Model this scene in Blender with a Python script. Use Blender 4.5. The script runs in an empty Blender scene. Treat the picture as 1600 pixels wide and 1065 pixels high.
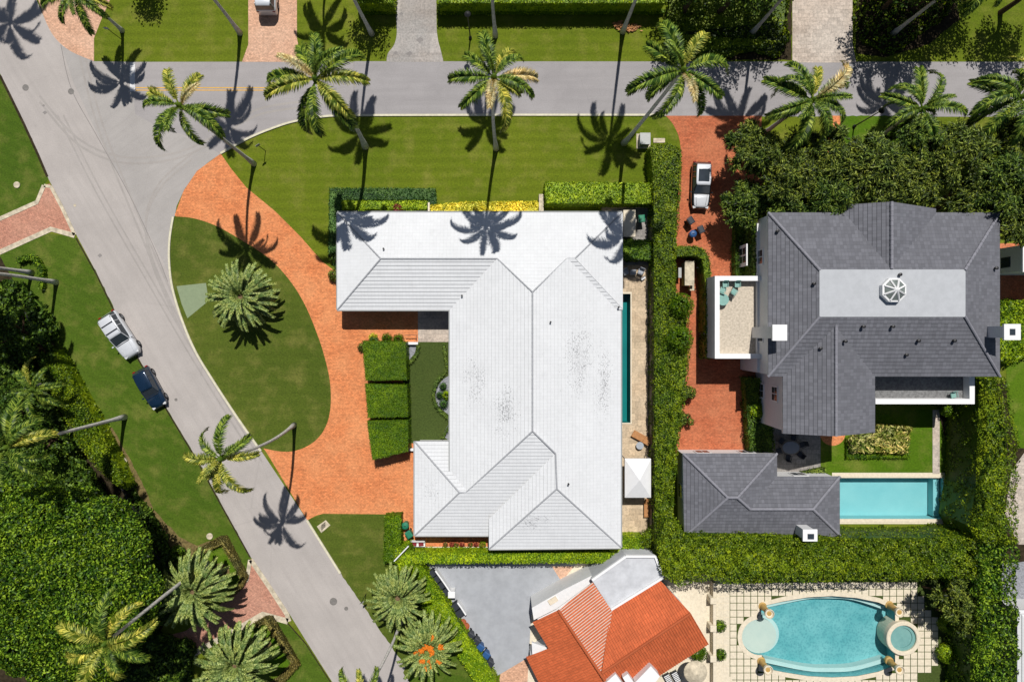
import bpy, math, random
import numpy as np
from mathutils import Vector, Matrix, geometry

# ---------------------------------------------------------------- camera, sky, sun
SC = bpy.context.scene
COL = SC.collection
H = 69.0            # camera height above the ground (m)
F = 1067.0          # focal length in photo pixels (photo 1600 px wide)
CX, CY = 788.0, 516.0   # the point straight below the drone, in photo pixels

cam_data = bpy.data.cameras.new("camera")
cam = bpy.data.objects.new("camera", cam_data)
COL.objects.link(cam)
cam.location = (0, 0, H)
cam.rotation_euler = (0, 0, 0)
cam_data.sensor_width = 36.0
cam_data.lens = 36.0 * F / 1600.0
cam_data.shift_x = (800 - CX) / 1600.0
cam_data.shift_y = -(532.5 - CY) / 1600.0
cam_data.clip_start = 0.5
cam_data.clip_end = 3000
SC.camera = cam

SUN_EL = math.radians(61)
SUN_AZ = math.atan2(0.12, 1.0)
SUN = Vector((math.sin(SUN_AZ) * math.cos(SUN_EL), math.cos(SUN_AZ) * math.cos(SUN_EL), math.sin(SUN_EL)))
world = bpy.data.worlds.new("World")
SC.world = world
world.use_nodes = True
nt = world.node_tree
bg = nt.nodes["Background"]
sky = nt.nodes.new("ShaderNodeTexSky")
sky.sky_type = 'NISHITA'
sky.sun_disc = False
sky.sun_elevation = SUN_EL
sky.sun_rotation = SUN_AZ
nt.links.new(sky.outputs[0], bg.inputs[0])
bg.inputs[1].default_value = 0.05
sd = bpy.data.lights.new("sun", 'SUN')
sd.energy = 5.0
sd.angle = math.radians(0.5)
sd.color = (1.0, 0.965, 0.915)
so = bpy.data.objects.new("sun", sd)
COL.objects.link(so)
so.location = (10, 60, 90)
so.rotation_euler = SUN.to_track_quat('Z', 'Y').to_euler()
SC.view_settings.view_transform = 'Standard'
SC.view_settings.look = 'None'
SC.view_settings.exposure = 0.0
SC.view_settings.gamma = 1.0
SC.cycles.max_bounces = 6
SC.cycles.transparent_max_bounces = 12

# ---------------------------------------------------------------- helpers
R = random.Random(7)
def W(px, py, z=0.0):
    k = (H - z) / F
    return Vector(((px - CX) * k, (CY - py) * k, z))
def link(o, parent=None):
    COL.objects.link(o)
    if parent is not None:
        o.parent = parent
    return o
def tag(o, label, cat, group=None, kind=None):
    o["label"] = label; o["category"] = cat
    if group: o["group"] = group
    if kind: o["kind"] = kind
    return o
def thing(name, label, cat, loc=(0, 0, 0), rot=0.0, group=None):
    o = bpy.data.objects.new(name, None)
    o.empty_display_size = 0.5
    link(o); o.location = loc; o.rotation_euler = (0, 0, rot)
    return tag(o, label, cat, group)
def copy_tree(o, parent=None):
    c = o.copy(); COL.objects.link(c); c.parent = parent
    for ch in list(o.children):
        copy_tree(ch, c)
    return c

class MB:
    """collects polygons; build() links them as ONE mesh object"""
    def __init__(s, off=None):
        s.v = []; s.f = []; s.m = []; s.uv = []; s.off = Vector(off) if off is not None else None
    def poly(s, pts, mi=0, uv=None):
        n = len(s.v)
        s.v += [tuple(p) for p in pts]
        s.f.append(tuple(range(n, n + len(pts)))); s.m.append(mi)
        s.uv.append(uv if uv else [(0, 0)] * len(pts))
    def ngon(s, pts, mi=0, holes=(), flip=False):
        loops = [[Vector(p) for p in pts]] + [[Vector(p) for p in h] for h in holes]
        flat = [p for l in loops for p in l]
        n = len(s.v)
        s.v += [tuple(p) for p in flat]
        for t in geometry.tessellate_polygon([[Vector((p.x, p.y, 0)) for p in l] for l in loops]):
            a, b, c = [flat[i] for i in t]
            up = (b - a).cross(c - a).z > 0
            if up == flip: t = (t[0], t[2], t[1])
            s.f.append(tuple(n + i for i in t)); s.m.append(mi); s.uv.append([(0, 0)] * 3)
    def prism(s, pts, z0, z1, mi=0, bottom=False, top=True, mt=None):
        """pts: xy outline"""
        P = [Vector((p[0], p[1], 0)) for p in pts]
        area = sum(P[i].x * P[(i + 1) % len(P)].y - P[(i + 1) % len(P)].x * P[i].y for i in range(len(P)))
        if area < 0: P.reverse()
        for i in range(len(P)):
            a, b = P[i], P[(i + 1) % len(P)]
            s.poly([(a.x, a.y, z0), (b.x, b.y, z0), (b.x, b.y, z1), (a.x, a.y, z1)], mi)
        if top: s.ngon([(p.x, p.y, z1) for p in P], mi if mt is None else mt)
        if bottom: s.ngon([(p.x, p.y, z0) for p in P], mi, flip=True)
    def box(s, c, size, mi=0, rot=0.0, bev=0.0):
        hx, hy, hz = size[0] / 2, size[1] / 2, size[2] / 2
        cr, sr = math.cos(rot), math.sin(rot)
        def T(x, y, z): return (c[0] + x * cr - y * sr, c[1] + x * sr + y * cr, c[2] + z)
        if bev <= 0:
            q = [T(-hx, -hy, -hz), T(hx, -hy, -hz), T(hx, hy, -hz), T(-hx, hy, -hz), T(-hx, -hy, hz), T(hx, -hy, hz), T(hx, hy, hz), T(-hx, hy, hz)]
            for f in ((0, 3, 2, 1), (4, 5, 6, 7), (0, 1, 5, 4), (1, 2, 6, 5), (2, 3, 7, 6), (3, 0, 4, 7)):
                s.poly([q[i] for i in f], mi)
        else:
            rings = []
            for z, ins in ((-hz, bev), (-hz + bev, 0), (hz - bev, 0), (hz, bev)):
                a, b = hx - ins, hy - ins; e = bev * .8
                rings.append([T(a, -b + e, z), T(a, b - e, z), T(a - e, b, z), T(-a + e, b, z), T(-a, b - e, z), T(-a, -b + e, z), T(-a + e, -b, z), T(a - e, -b, z)])
            s.rings(rings, mi, True)
    def rings(s, rings, mi=0, caps=True, closed=True):
        for a, b in zip(rings[:-1], rings[1:]):
            n = len(a)
            for i in range(n if closed else n - 1):
                j = (i + 1) % n
                s.poly([a[i], a[j], b[j], b[i]], mi)
        if caps:
            s.poly(list(reversed(rings[0])), mi); s.poly(rings[-1], mi)
    def lathe(s, c, prof, n=16, mi=0, caps=True):
        rings = [[(c[0] + r * math.cos(2 * math.pi * k / n), c[1] + r * math.sin(2 * math.pi * k / n), c[2] + z) for k in range(n)] for r, z in prof]
        s.rings(rings, mi, caps)
    def tube(s, pts, rad, n=8, mi=0, caps=True):
        pts = [Vector(p) for p in pts]
        if not hasattr(rad, '__len__'): rad = [rad] * len(pts)
        rings = []
        for i, p in enumerate(pts):
            d = (pts[min(i + 1, len(pts) - 1)] - pts[max(i - 1, 0)]).normalized()
            ref = Vector((1, 0, 0)) if abs(d.x) < .8 else Vector((0, 1, 0))
            x = ref.cross(d).normalized(); y = d.cross(x)
            rings.append([tuple(p + (x * math.cos(2 * math.pi * k / n) + y * math.sin(2 * math.pi * k / n)) * rad[i]) for k in range(n)])
        s.rings(rings, mi, caps)
    def build(s, name, mats, parent=None, world=False, smooth=False, uv=False, merge=False):
        me = bpy.data.meshes.new(name)
        v = s.v
        if world and parent is not None:
            o_ = parent.location
            v = [(a[0] - o_.x, a[1] - o_.y, a[2] - o_.z) for a in v]
        me.from_pydata(v, [], s.f)
        if not isinstance(mats, (list, tuple)): mats = [mats]
        for m in mats: me.materials.append(m)
        me.polygons.foreach_set('material_index', s.m)
        if uv:
            l = me.uv_layers.new(name="UVMap")
            l.data.foreach_set('uv', [c for f in s.uv for p in f for c in p])
        if merge or smooth:
            import bmesh
            bm = bmesh.new(); bm.from_mesh(me)
            bmesh.ops.remove_doubles(bm, verts=bm.verts, dist=0.0005)
            bm.to_mesh(me); bm.free()
        if smooth:
            me.polygons.foreach_set('use_smooth', [True] * len(me.polygons))
        me.update()
        return link(bpy.data.objects.new(name, me), parent)

def catmull(pts, n=6, closed=False):
    P = [Vector((p[0], p[1])) for p in pts]; out = []
    N = len(P)
    for i in range(N if closed else N - 1):
        p0 = P[(i - 1) % N] if (closed or i > 0) else P[i]
        p1 = P[i]; p2 = P[(i + 1) % N]
        p3 = P[(i + 2) % N] if (closed or i + 2 < N) else p2
        for k in range(n):
            t = k / n
            out.append(tuple(0.5 * ((2 * p1) + (p2 - p0) * t + (2 * p0 - 5 * p1 + 4 * p2 - p3) * t * t + (3 * p1 - p0 - 3 * p2 + p3) * t ** 3)))
    if not closed: out.append(tuple(P[-1]))
    return out

# ---------------------------------------------------------------- materials
K = 1.34
def lin(c):
    c /= 255.0
    return c / 12.92 if c <= 0.04045 else ((c + 0.055) / 1.055) ** 2.4
def C(r, g, b, k=None):
    k = K if k is None else k
    return (lin(r) / k, lin(g) / k, lin(b) / k, 1)
class NB:
    def __init__(s, name):
        s.mat = bpy.data.materials.new(name); s.mat.use_nodes = True
        s.t = s.mat.node_tree; s.n = s.t.nodes; s.p = s.n["Principled BSDF"]; s.out = s.n["Material Output"]
    def node(s, kind, **kw):
        n = s.n.new(kind)
        for k, v in kw.items(): setattr(n, k, v)
        return n
    def lk(s, a, b): s.t.links.new(a, b)
    def coord(s, what='Object'):
        return s.node("ShaderNodeTexCoord").outputs[what]
    def noise(s, scale, detail=4, rough=.6, vec=None, stretch=None):
        n = s.node("ShaderNodeTexNoise"); n.inputs['Scale'].default_value = scale
        n.inputs['Detail'].default_value = detail; n.inputs['Roughness'].default_value = rough
        v = vec if vec is not None else s.coord()
        if stretch:
            mp = s.node("ShaderNodeMapping"); mp.inputs['Scale'].default_value = stretch
            if len(stretch) > 3: pass
            s.lk(v, mp.inputs[0]); v = mp.outputs[0]
        s.lk(v, n.inputs['Vector'])
        return n.outputs['Fac']
    def ramp(s, fac, stops, interp='LINEAR'):
        r = s.node("ShaderNodeValToRGB"); r.color_ramp.interpolation = interp
        e = r.color_ramp.elements
        while len(e) < len(stops): e.new(0.5)
        for i, (p, c) in enumerate(stops):
            e[i].position = p; e[i].color = c
        s.lk(fac, r.inputs[0]); return r.outputs[0]
    def mix(s, fac, a, b, blend='MIX'):
        m = s.node("ShaderNodeMix", data_type='RGBA', blend_type=blend)
        if isinstance(fac, (int, float)): m.inputs[0].default_value = fac
        else: s.lk(fac, m.inputs[0])
        for i, x in ((6, a), (7, b)):
            if isinstance(x, (tuple, list)): m.inputs[i].default_value = x
            else: s.lk(x, m.inputs[i])
        return m.outputs[2]
    def math(s, op, a, b=0.0):
        m = s.node("ShaderNodeMath", operation=op)
        for i, x in ((0, a), (1, b)):
            if isinstance(x, (int, float)): m.inputs[i].default_value = x
            else: s.lk(x, m.inputs[i])
        return m.outputs[0]
    def bump(s, h, strength=.3, dist=.05):
        b = s.node("ShaderNodeBump"); b.inputs['Strength'].default_value = strength; b.inputs['Distance'].default_value = dist
        s.lk(h, b.inputs['Height']); s.lk(b.outputs[0], s.p.inputs['Normal'])
    def col(s, c):
        if isinstance(c, (tuple, list)): s.p.inputs['Base Color'].default_value = c
        else: s.lk(c, s.p.inputs['Base Color'])
    def set(s, rough=.8, spec=.3, metal=0.0, coat=0.0):
        s.p.inputs['Roughness'].default_value = rough
        s.p.inputs['Specular IOR Level'].default_value = spec
        s.p.inputs['Metallic'].default_value = metal
        s.p.inputs['Coat Weight'].default_value = coat
        return s.mat
def mul(c, k): return (c[0] * k, c[1] * k, c[2] * k, 1)
G = lambda v: (v, v, v, 1)
def plain(name, c, rough=.7, spec=.3, metal=0, coat=0, var=.12, scale=3.0):
    b = NB(name)
    n = b.noise(scale, 5, .65)
    b.col(b.mix(b.ramp(n, [(.35, G(0)), (.65, G(1))]), mul(c, 1 - var), mul(c, 1 + var)))
    return b.set(rough, spec, metal, coat)
def grass_mat(name, a, c, stripes=0.0, ang=0.0, patch=1.0):
    b = NB(name)
    co = b.coord()
    fine = b.noise(5.5, 6, .78); mid = b.noise(.55, 4, .6); big = b.noise(.08, 3, .5)
    base = b.mix(b.ramp(big, [(.3, G(0)), (.7, G(1))]), a, c)
    dry = b.mix(.6, c, C(170, 156, 92))
    base = b.mix(b.math('MULTIPLY', b.ramp(mid, [(.48, G(0)), (.72, G(1))]), .42 * patch), base, dry)
    weed = b.noise(1.7, 5, .7); base = b.mix(b.math('MULTIPLY', b.ramp(weed, [(.52, G(0)), (.7, G(1))]), .5 * patch), base, b.mix(1.0, base, (.68, .82, .7, 1), 'MULTIPLY'))
    base = b.mix(b.ramp(fine, [(.28, G(0)), (.72, G(1))]), b.mix(1.0, base, G(.62), 'MULTIPLY'), b.mix(1.0, base, (1.42, 1.38, 1.3, 1), 'MULTIPLY'))
    if stripes:
        mp = b.node("ShaderNodeMapping"); mp.inputs['Rotation'].default_value = (0, 0, ang); b.lk(co, mp.inputs[0])
        w = b.node("ShaderNodeTexWave", wave_type='BANDS', bands_direction='Y'); w.inputs['Scale'].default_value = .32
        w.inputs['Distortion'].default_value = 2.2; w.inputs['Detail'].default_value = 2; w.inputs['Detail Scale'].default_value = .4
        b.lk(mp.outputs[0], w.inputs['Vector'])
        base = b.mix(b.math('MULTIPLY', w.outputs['Fac'], stripes), base, b.mix(1.0, base, G(.7), 'MULTIPLY'))
    b.col(base); b.bump(fine, .9, .08)
    return b.set(.9, .15)
def asphalt_mat(name, c, ang=0.0):
    b = NB(name)
    n1 = b.noise(.25, 5, .65); n2 = b.noise(9, 3, .8); mpr = b.node("ShaderNodeMapping"); mpr.inputs['Rotation'].default_value = (0, 0, ang); b.lk(b.coord(), mpr.inputs[0])
    n3 = b.noise(.9, 5, .62, mpr.outputs[0], (.10, 1.5, 1))
    col = b.mix(b.ramp(n1, [(.35, G(0)), (.65, G(1))]), mul(c, .93), mul(c, 1.06))
    col = b.mix(b.math('MULTIPLY', b.ramp(n3, [(.42, G(0)), (.7, G(1))]), .45), col, mul(c, .8))
    n6 = b.noise(.55, 6, .72); col = b.mix(b.math('MULTIPLY', b.ramp(n6, [(.54, G(0)), (.7, G(1))]), .3), col, mul(c, .78))
    col = b.mix(b.ramp(n2, [(.3, G(0)), (.7, G(1))]), b.mix(1.0, col, G(.9), 'MULTIPLY'), b.mix(1.0, col, G(1.08), 'MULTIPLY'))
    v = b.node("ShaderNodeTexVoronoi", feature='DISTANCE_TO_EDGE'); v.inputs['Scale'].default_value = .16
    mp = b.mix(.12, b.coord(), b.node("ShaderNodeTexNoise").outputs['Color'])
    b.lk(mp, v.inputs['Vector'])
    crack = b.math('MULTIPLY', b.ramp(v.outputs['Distance'], [(.0, G(1)), (.004, G(0))]), .16)
    col = b.mix(crack, col, mul(c, .5))
    b.col(col); b.bump(n2, .25, .02)
    return b.set(.9, .25)
def paver_mat(name, c1, c2, mortar, bw=.30, bh=.15, ang=0.0, stain=.35):
    b = NB(name)
    mp = b.node("ShaderNodeMapping"); mp.inputs['Rotation'].default_value = (0, 0, ang); b.lk(b.coord(), mp.inputs[0])
    br = b.node("ShaderNodeTexBrick"); br.inputs['Scale'].default_value = 1.0
    br.inputs['Brick Width'].default_value = bw; br.inputs['Row Height'].default_value = bh
    br.inputs['Mortar Size'].default_value = .008; br.inputs['Bias'].default_value = -.1
    br.inputs['Color1'].default_value = mul(c1, 1.18); br.inputs['Color2'].default_value = mul(c1, .8); br.inputs['Mortar'].default_value = mortar
    b.lk(mp.outputs[0], br.inputs['Vector'])
    n1 = b.noise(.35, 5, .62); n2 = b.noise(4.5, 3, .8); n3 = b.noise(1.1, 4, .7)
    col = b.mix(b.math('MULTIPLY', b.ramp(n1, [(.38, G(0)), (.68, G(1))]), .6), br.outputs['Color'], c2)
    col = b.mix(b.ramp(n2, [(.33, G(0)), (.67, G(1))]), b.mix(1.0, col, G(.74), 'MULTIPLY'), b.mix(1.0, col, (1.24, 1.2, 1.18, 1), 'MULTIPLY'))
    col = b.mix(b.math('MULTIPLY', b.ramp(n3, [(.58, G(0)), (.78, G(1))]), stain), col, mul(c1, .45))
    n8 = b.noise(.9, 4, .6, mp.outputs[0], (.18, 1.3, 1)); col = b.mix(b.math('MULTIPLY', b.ramp(n8, [(.5, G(0)), (.66, G(1))]), stain * .7), col, b.mix(1.0, col, (.7, .66, .64, 1), 'MULTIPLY'))
    n9 = b.noise(.22, 3, .5); col = b.mix(b.math('MULTIPLY', b.ramp(n9, [(.4, G(0)), (.62, G(1))]), .35), col, b.mix(1.0, col, (1.0, 1.12, 1.22, 1), 'MULTIPLY'))
    b.col(col); b.bump(br.outputs['Fac'], .35, -.01)
    return b.set(.88, .2)
def tile_mat(name, c, var=.25, bw=.33, rh=.36, mortar=.6, stain=None, big=.12, spots=0.0):
    """roof tiles laid in courses, in the slope's own UV (metres)"""
    b = NB(name); uv = b.coord('UV')
    br = b.node("ShaderNodeTexBrick"); br.inputs['Scale'].default_value = 1.0
    br.inputs['Brick Width'].default_value = bw; br.inputs['Row Height'].default_value = rh
    br.inputs['Mortar Size'].default_value = .012; br.inputs['Mortar Smooth'].default_value = .2
    br.inputs['Color1'].default_value = mul(c, 1 + var); br.inputs['Color2'].default_value = mul(c, 1 - var); br.inputs['Mortar'].default_value = mul(c, mortar)
    b.lk(uv, br.inputs['Vector'])
    col = br.outputs['Color']
    n1 = b.noise(.3, 5, .65)
    col = b.mix(b.ramp(n1, [(.3, G(0)), (.7, G(1))]), b.mix(1.0, col, G(1 - big), 'MULTIPLY'), b.mix(1.0, col, G(1 + big), 'MULTIPLY'))
    n2 = b.noise(7, 3, .8)
    col = b.mix(b.math('MULTIPLY', n2, .35), col, b.mix(1.0, col, G(.72), 'MULTIPLY'))
    if stain:
        n3 = b.noise(1.5, 5, .72); col = b.mix(b.math('MULTIPLY', b.ramp(n3, [(.55, G(0)), (.78, G(1))]), .35), col, stain)
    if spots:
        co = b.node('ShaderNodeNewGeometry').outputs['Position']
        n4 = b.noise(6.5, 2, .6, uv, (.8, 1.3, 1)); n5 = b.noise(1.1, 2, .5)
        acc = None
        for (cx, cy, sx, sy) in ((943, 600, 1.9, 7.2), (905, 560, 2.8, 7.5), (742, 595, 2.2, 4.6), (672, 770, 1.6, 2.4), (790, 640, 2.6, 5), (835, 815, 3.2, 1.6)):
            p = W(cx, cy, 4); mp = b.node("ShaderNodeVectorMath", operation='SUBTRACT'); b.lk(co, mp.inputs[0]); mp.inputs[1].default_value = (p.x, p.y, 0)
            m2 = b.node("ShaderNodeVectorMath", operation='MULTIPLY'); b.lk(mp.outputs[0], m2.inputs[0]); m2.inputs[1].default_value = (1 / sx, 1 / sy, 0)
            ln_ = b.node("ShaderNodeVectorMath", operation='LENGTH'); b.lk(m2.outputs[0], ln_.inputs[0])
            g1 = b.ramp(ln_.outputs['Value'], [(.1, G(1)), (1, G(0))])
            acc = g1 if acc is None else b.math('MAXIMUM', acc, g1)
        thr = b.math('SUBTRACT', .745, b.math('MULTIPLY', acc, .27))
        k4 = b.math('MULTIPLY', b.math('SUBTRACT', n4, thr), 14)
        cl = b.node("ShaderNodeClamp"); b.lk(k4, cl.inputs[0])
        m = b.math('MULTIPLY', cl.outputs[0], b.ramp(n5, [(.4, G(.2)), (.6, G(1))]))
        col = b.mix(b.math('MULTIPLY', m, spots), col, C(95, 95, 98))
    b.col(col); b.bump(br.outputs['Fac'], .3, -.02)
    return b.set(.8, .25)
def leaf_mat(name, dark, mid, light, trans=.13, clump=.45, spec=.2):
    b = NB(name)
    g = b.node("ShaderNodeNewGeometry")
    rnd = g.outputs['Random Per Island']
    col = b.ramp(rnd, [(0, dark), (.45, mid), (.82, light), (1, mul(light, 1.35))])
    n = b.noise(clump, 4, .65)
    col = b.mix(b.ramp(n, [(.32, G(0)), (.68, G(1))]), b.mix(1.0, col, (.58, .72, .72, 1), 'MULTIPLY'), b.mix(1.0, col, (1.4, 1.2, .85, 1), 'MULTIPLY'))
    b.col(col); b.set(.5, spec)
    tr = b.node("ShaderNodeBsdfTranslucent"); b.lk(b.mix(1.0, col, (1.25, 1.3, .6, 1), 'MULTIPLY'), tr.inputs[0])
    ms = b.node("ShaderNodeMixShader"); ms.inputs[0].default_value = trans
    b.lk(b.p.outputs[0], ms.inputs[1]); b.lk(tr.outputs[0], ms.inputs[2]); b.lk(ms.outputs[0], b.out.inputs[0])
    return b.mat
def water_mat(name, tint, ripple=.12, scale=2.6, rough=.02):
    b = NB(name)
    tr = b.node("ShaderNodeBsdfTransparent"); tr.inputs[0].default_value = tint
    gl = b.node("ShaderNodeBsdfGlossy"); gl.inputs['Roughness'].default_value = rough
    fr = b.node("ShaderNodeFresnel"); fr.inputs[0].default_value = 1.33
    bu = b.node("ShaderNodeBump"); bu.inputs['Strength'].default_value = ripple; bu.inputs['Distance'].default_value = .15
    n = b.noise(scale, 3, .55); b.lk(n, bu.inputs['Height'])
    b.lk(bu.outputs[0], gl.inputs['Normal']); b.lk(bu.outputs[0], fr.inputs['Normal'])
    ms = b.node("ShaderNodeMixShader"); b.lk(fr.outputs[0], ms.inputs[0]); b.lk(tr.outputs[0], ms.inputs[1]); b.lk(gl.outputs[0], ms.inputs[2])
    b.lk(ms.outputs[0], b.out.inputs[0])
    return b.mat
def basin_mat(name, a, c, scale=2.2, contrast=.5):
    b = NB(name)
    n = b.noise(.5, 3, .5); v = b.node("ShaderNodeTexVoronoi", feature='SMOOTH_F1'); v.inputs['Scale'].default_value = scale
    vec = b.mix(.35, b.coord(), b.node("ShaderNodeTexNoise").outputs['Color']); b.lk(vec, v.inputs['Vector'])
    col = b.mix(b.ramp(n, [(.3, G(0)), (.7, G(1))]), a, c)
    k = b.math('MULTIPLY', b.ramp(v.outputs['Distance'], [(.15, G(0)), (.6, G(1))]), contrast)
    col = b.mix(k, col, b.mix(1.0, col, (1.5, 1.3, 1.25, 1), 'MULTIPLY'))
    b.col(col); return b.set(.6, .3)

M = {}
M['lawn'] = grass_mat('lawn_grass', C(97, 116, 22), C(114, 128, 30), .4)
M['verge'] = grass_mat('verge_grass', C(72, 99, 22), C(87, 111, 31), .3, .5)
M['island'] = grass_mat('island_grass', C(78, 96, 28), C(92, 107, 36), .25)
M['bright'] = grass_mat('bright_grass', C(76, 112, 14), C(92, 122, 20), .1)
M['turf'] = grass_mat('putting_turf', C(70, 86, 38), C(75, 91, 43), patch=.1)
M['soil'] = plain('garden_soil', C(58, 50, 36), .95, .1, var=.4, scale=2.5)
M['mulch'] = plain('mulch', C(118, 104, 66), .95, .1, var=.4, scale=4)
M['road'] = asphalt_mat('pale_asphalt', C(186, 179, 174), 1.02)
M['road_b'] = asphalt_mat('junction_asphalt', C(178, 173, 169), -.6)
M['road2'] = asphalt_mat('grey_asphalt', C(171, 166, 165))
M['road3'] = asphalt_mat('grey_asphalt_patch', C(166, 162, 162))
M['drive_grey'] = paver_mat('rough_drive', C(178, 172, 166), C(164, 158, 152), C(150, 145, 140), 3.0, 2.0, stain=.6)
M['tyre'] = asphalt_mat('tyre_marked_asphalt', C(174, 168, 163))
M['tyre2'] = asphalt_mat('oil_stain', C(150, 145, 142))
M['court'] = plain('court_concrete', C(172, 175, 180), .85, .2, var=.09, scale=.8)
M['iron'] = plain('worn_iron', C(128, 124, 120), .7, .3, var=.15)
M['skyglass'] = plain('skylight_glass', C(120, 128, 124), .15, .6, var=.3, scale=1.5)
M['orange'] = paver_mat('orange_brick', C(225, 138, 86), C(235, 164, 112), C(160, 100, 70), stain=.28)
M['redbrick'] = paver_mat('red_brick', C(194, 108, 72), C(206, 134, 96), C(125, 80, 60), stain=.45)
M['pinkbrick'] = paver_mat('pink_brick', C(196, 140, 118), C(206, 158, 134), C(140, 108, 92), ang=.5)
M['tanbrick'] = paver_mat('tan_brick', C(218, 172, 142), C(228, 188, 160), C(160, 125, 100), stain=.15)
M['coral'] = paver_mat('coral_stone', C(196, 182, 168), C(210, 198, 184), C(130, 118, 105), .6, .4)
M['travertine'] = paver_mat('travertine', C(206, 184, 154), C(214, 194, 166), C(150, 132, 108), .6, .6, stain=.15)
M['greystone'] = paver_mat('grey_stone', C(160, 155, 150), C(140, 136, 130), C(80, 78, 74), .5, .5)
M['cream'] = plain('cream_stone', C(232, 220, 196), .8, .25, var=.1, scale=4)
M['edging'] = plain('pale_edging', C(206, 194, 170), .9, .2, var=.28, scale=2.2)
M['padgreen'] = plain('green_concrete', C(142, 156, 124), .9, .2, var=.06)
M['kerb'] = plain('kerb_concrete', C(220, 214, 188), .85, .2, var=.12)
M['white'] = plain('white_render', C(236, 236, 236), .7, .3, var=.04)
M['whitetrim'] = plain('white_trim', C(246, 246, 246), .6, .3, var=.03)
M['paint_w'] = plain('road_paint_white', C(228, 228, 228), .7, .2, var=.08)
M['paint_y'] = plain('road_paint_yellow', C(226, 176, 84), .7, .2, var=.12)
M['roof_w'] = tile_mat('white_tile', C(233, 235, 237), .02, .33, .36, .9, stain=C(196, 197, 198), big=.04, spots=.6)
M['cap_w'] = plain('white_cap', C(176, 178, 182), .8, .2, var=.08)
M['gap_w'] = plain('dirty_shadow_joint', C(132, 134, 138), .9, .1, var=.2)  # joint dirt, also greyed to paint in the shadow line under each course
M['roof_d'] = tile_mat('slate_tile', C(114, 115, 122), .15, .3, .36, .78, big=.08)
M['cap_d'] = plain('slate_cap', C(140, 140, 148), .8, .2, var=.12)
M['gap_d'] = plain('slate_joint', C(70, 70, 76), .9, .1, var=.2)
M['flat_w'] = plain('weathered_flat_roof', C(206, 208, 212), .8, .2, var=.13, scale=.9)
M['deckroof'] = plain('membrane_roof', C(190, 193, 197), .8, .2, var=.05, scale=1.5)
M['barrel'] = tile_mat('terracotta_barrel', C(216, 112, 68), .1, .30, .42, .72, stain=C(150, 60, 34))
M['mortar'] = plain('white_mortar', C(216, 196, 182), .9, .2, var=.1)
M['glass'] = plain('window_glass', C(56, 64, 72), .08, .6, var=.1)
M['dark'] = plain('black_metal', C(38, 38, 40), .5, .4, var=.1)
M['steel'] = plain('grey_steel', C(150, 152, 156), .45, .5, metal=.6, var=.06)
M['aluminium'] = plain('grey_enamel', C(176, 178, 176), .5, .4, var=.06)
M['wood'] = plain('teak', C(186, 132, 84), .65, .3, var=.18, scale=6)
M['terrace'] = plain('terrace_gravel', C(204, 192, 174), .95, .1, var=.22, scale=5)
M['terrace_g'] = plain('grey_gravel', C(126, 126, 126), .95, .1, var=.3, scale=5)
M['gravel'] = plain('grey_gravel_bed', C(150, 152, 158), .95, .1, var=.3, scale=6)
M['rubber'] = plain('rubber', C(30, 30, 31), .85, .2, var=.1)
M['p_silver'] = plain('silver_paint', C(224, 227, 232), .3, .6, metal=.1, coat=.6, var=.02)
M['p_white'] = plain('white_paint', C(226, 230, 236), .3, .6, coat=.6, var=.02)
M['p_navy'] = plain('navy_paint', C(22, 48, 74), .22, .6, metal=.3, coat=1, var=.03)
M['p_dark_flank'] = plain('painted_dark_flank', C(26, 27, 30), .22, .6, coat=1, var=.05)
M['lamp'] = plain('lamp_lens', C(220, 222, 224), .15, .6, var=.03)
M['lamp_r'] = plain('red_lens', C(150, 24, 20), .2, .6, var=.05)
M['b_blue'] = plain('blue_plastic', C(40, 86, 140), .5, .4, var=.08)
M['b_black'] = plain('charcoal_plastic', C(48, 52, 60), .5, .4, var=.1)
M['b_green'] = plain('green_plastic', C(38, 128, 96), .5, .4, var=.1)
M['teal'] = plain('teal_paint', C(132, 176, 166), .6, .4, var=.08)
M['fabric_g'] = plain('grey_fabric', C(176, 182, 190), .9, .1, var=.06)
M['fabric_r'] = plain('maroon_fabric', C(140, 58, 66), .9, .1, var=.06)
M['brass'] = plain('gold_stone', C(196, 160, 92), .6, .4, var=.15)
M['pot'] = plain('terracotta_pot', C(176, 96, 62), .8, .2, var=.15)
M['trunk'] = plain('grey_palm_trunk', C(208, 204, 198), .9, .1, var=.22, scale=3.5)
M['bark'] = plain('brown_bark', C(96, 78, 60), .95, .1, var=.3, scale=4)
M['boots'] = plain('palm_boots', C(120, 100, 74), .95, .1, var=.35, scale=6)
M['fruit'] = plain('orange_fruit', C(232, 132, 36), .7, .2, var=.2, scale=8)
KF = 1.0
def Cf(r, g, b): return C(r, g, b, KF)
M['l_hedge'] = leaf_mat('hedge_leaf', Cf(38, 58, 4), Cf(70, 94, 8), Cf(114, 134, 22), clump=.7)
M['l_lime'] = leaf_mat('lime_leaf', Cf(58, 84, 4), Cf(94, 124, 8), Cf(140, 164, 26), clump=.9)
M['l_box'] = leaf_mat('boxwood_leaf', Cf(42, 70, 2), Cf(65, 96, 4), Cf(90, 118, 12), clump=1.5)
M['l_blue'] = leaf_mat('dark_groundcover_leaf', Cf(36, 66, 28), Cf(54, 88, 40), Cf(76, 108, 54))
M['l_yellow'] = leaf_mat('croton_leaf', Cf(120, 130, 20), Cf(206, 190, 40), Cf(236, 224, 90))
M['l_ficus'] = leaf_mat('ficus_leaf', Cf(18, 40, 4), Cf(46, 80, 8), Cf(114, 144, 36), clump=.8)
M['l_olive'] = leaf_mat('olive_leaf', Cf(22, 36, 8), Cf(50, 70, 20), Cf(122, 138, 58), clump=.7)
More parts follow.
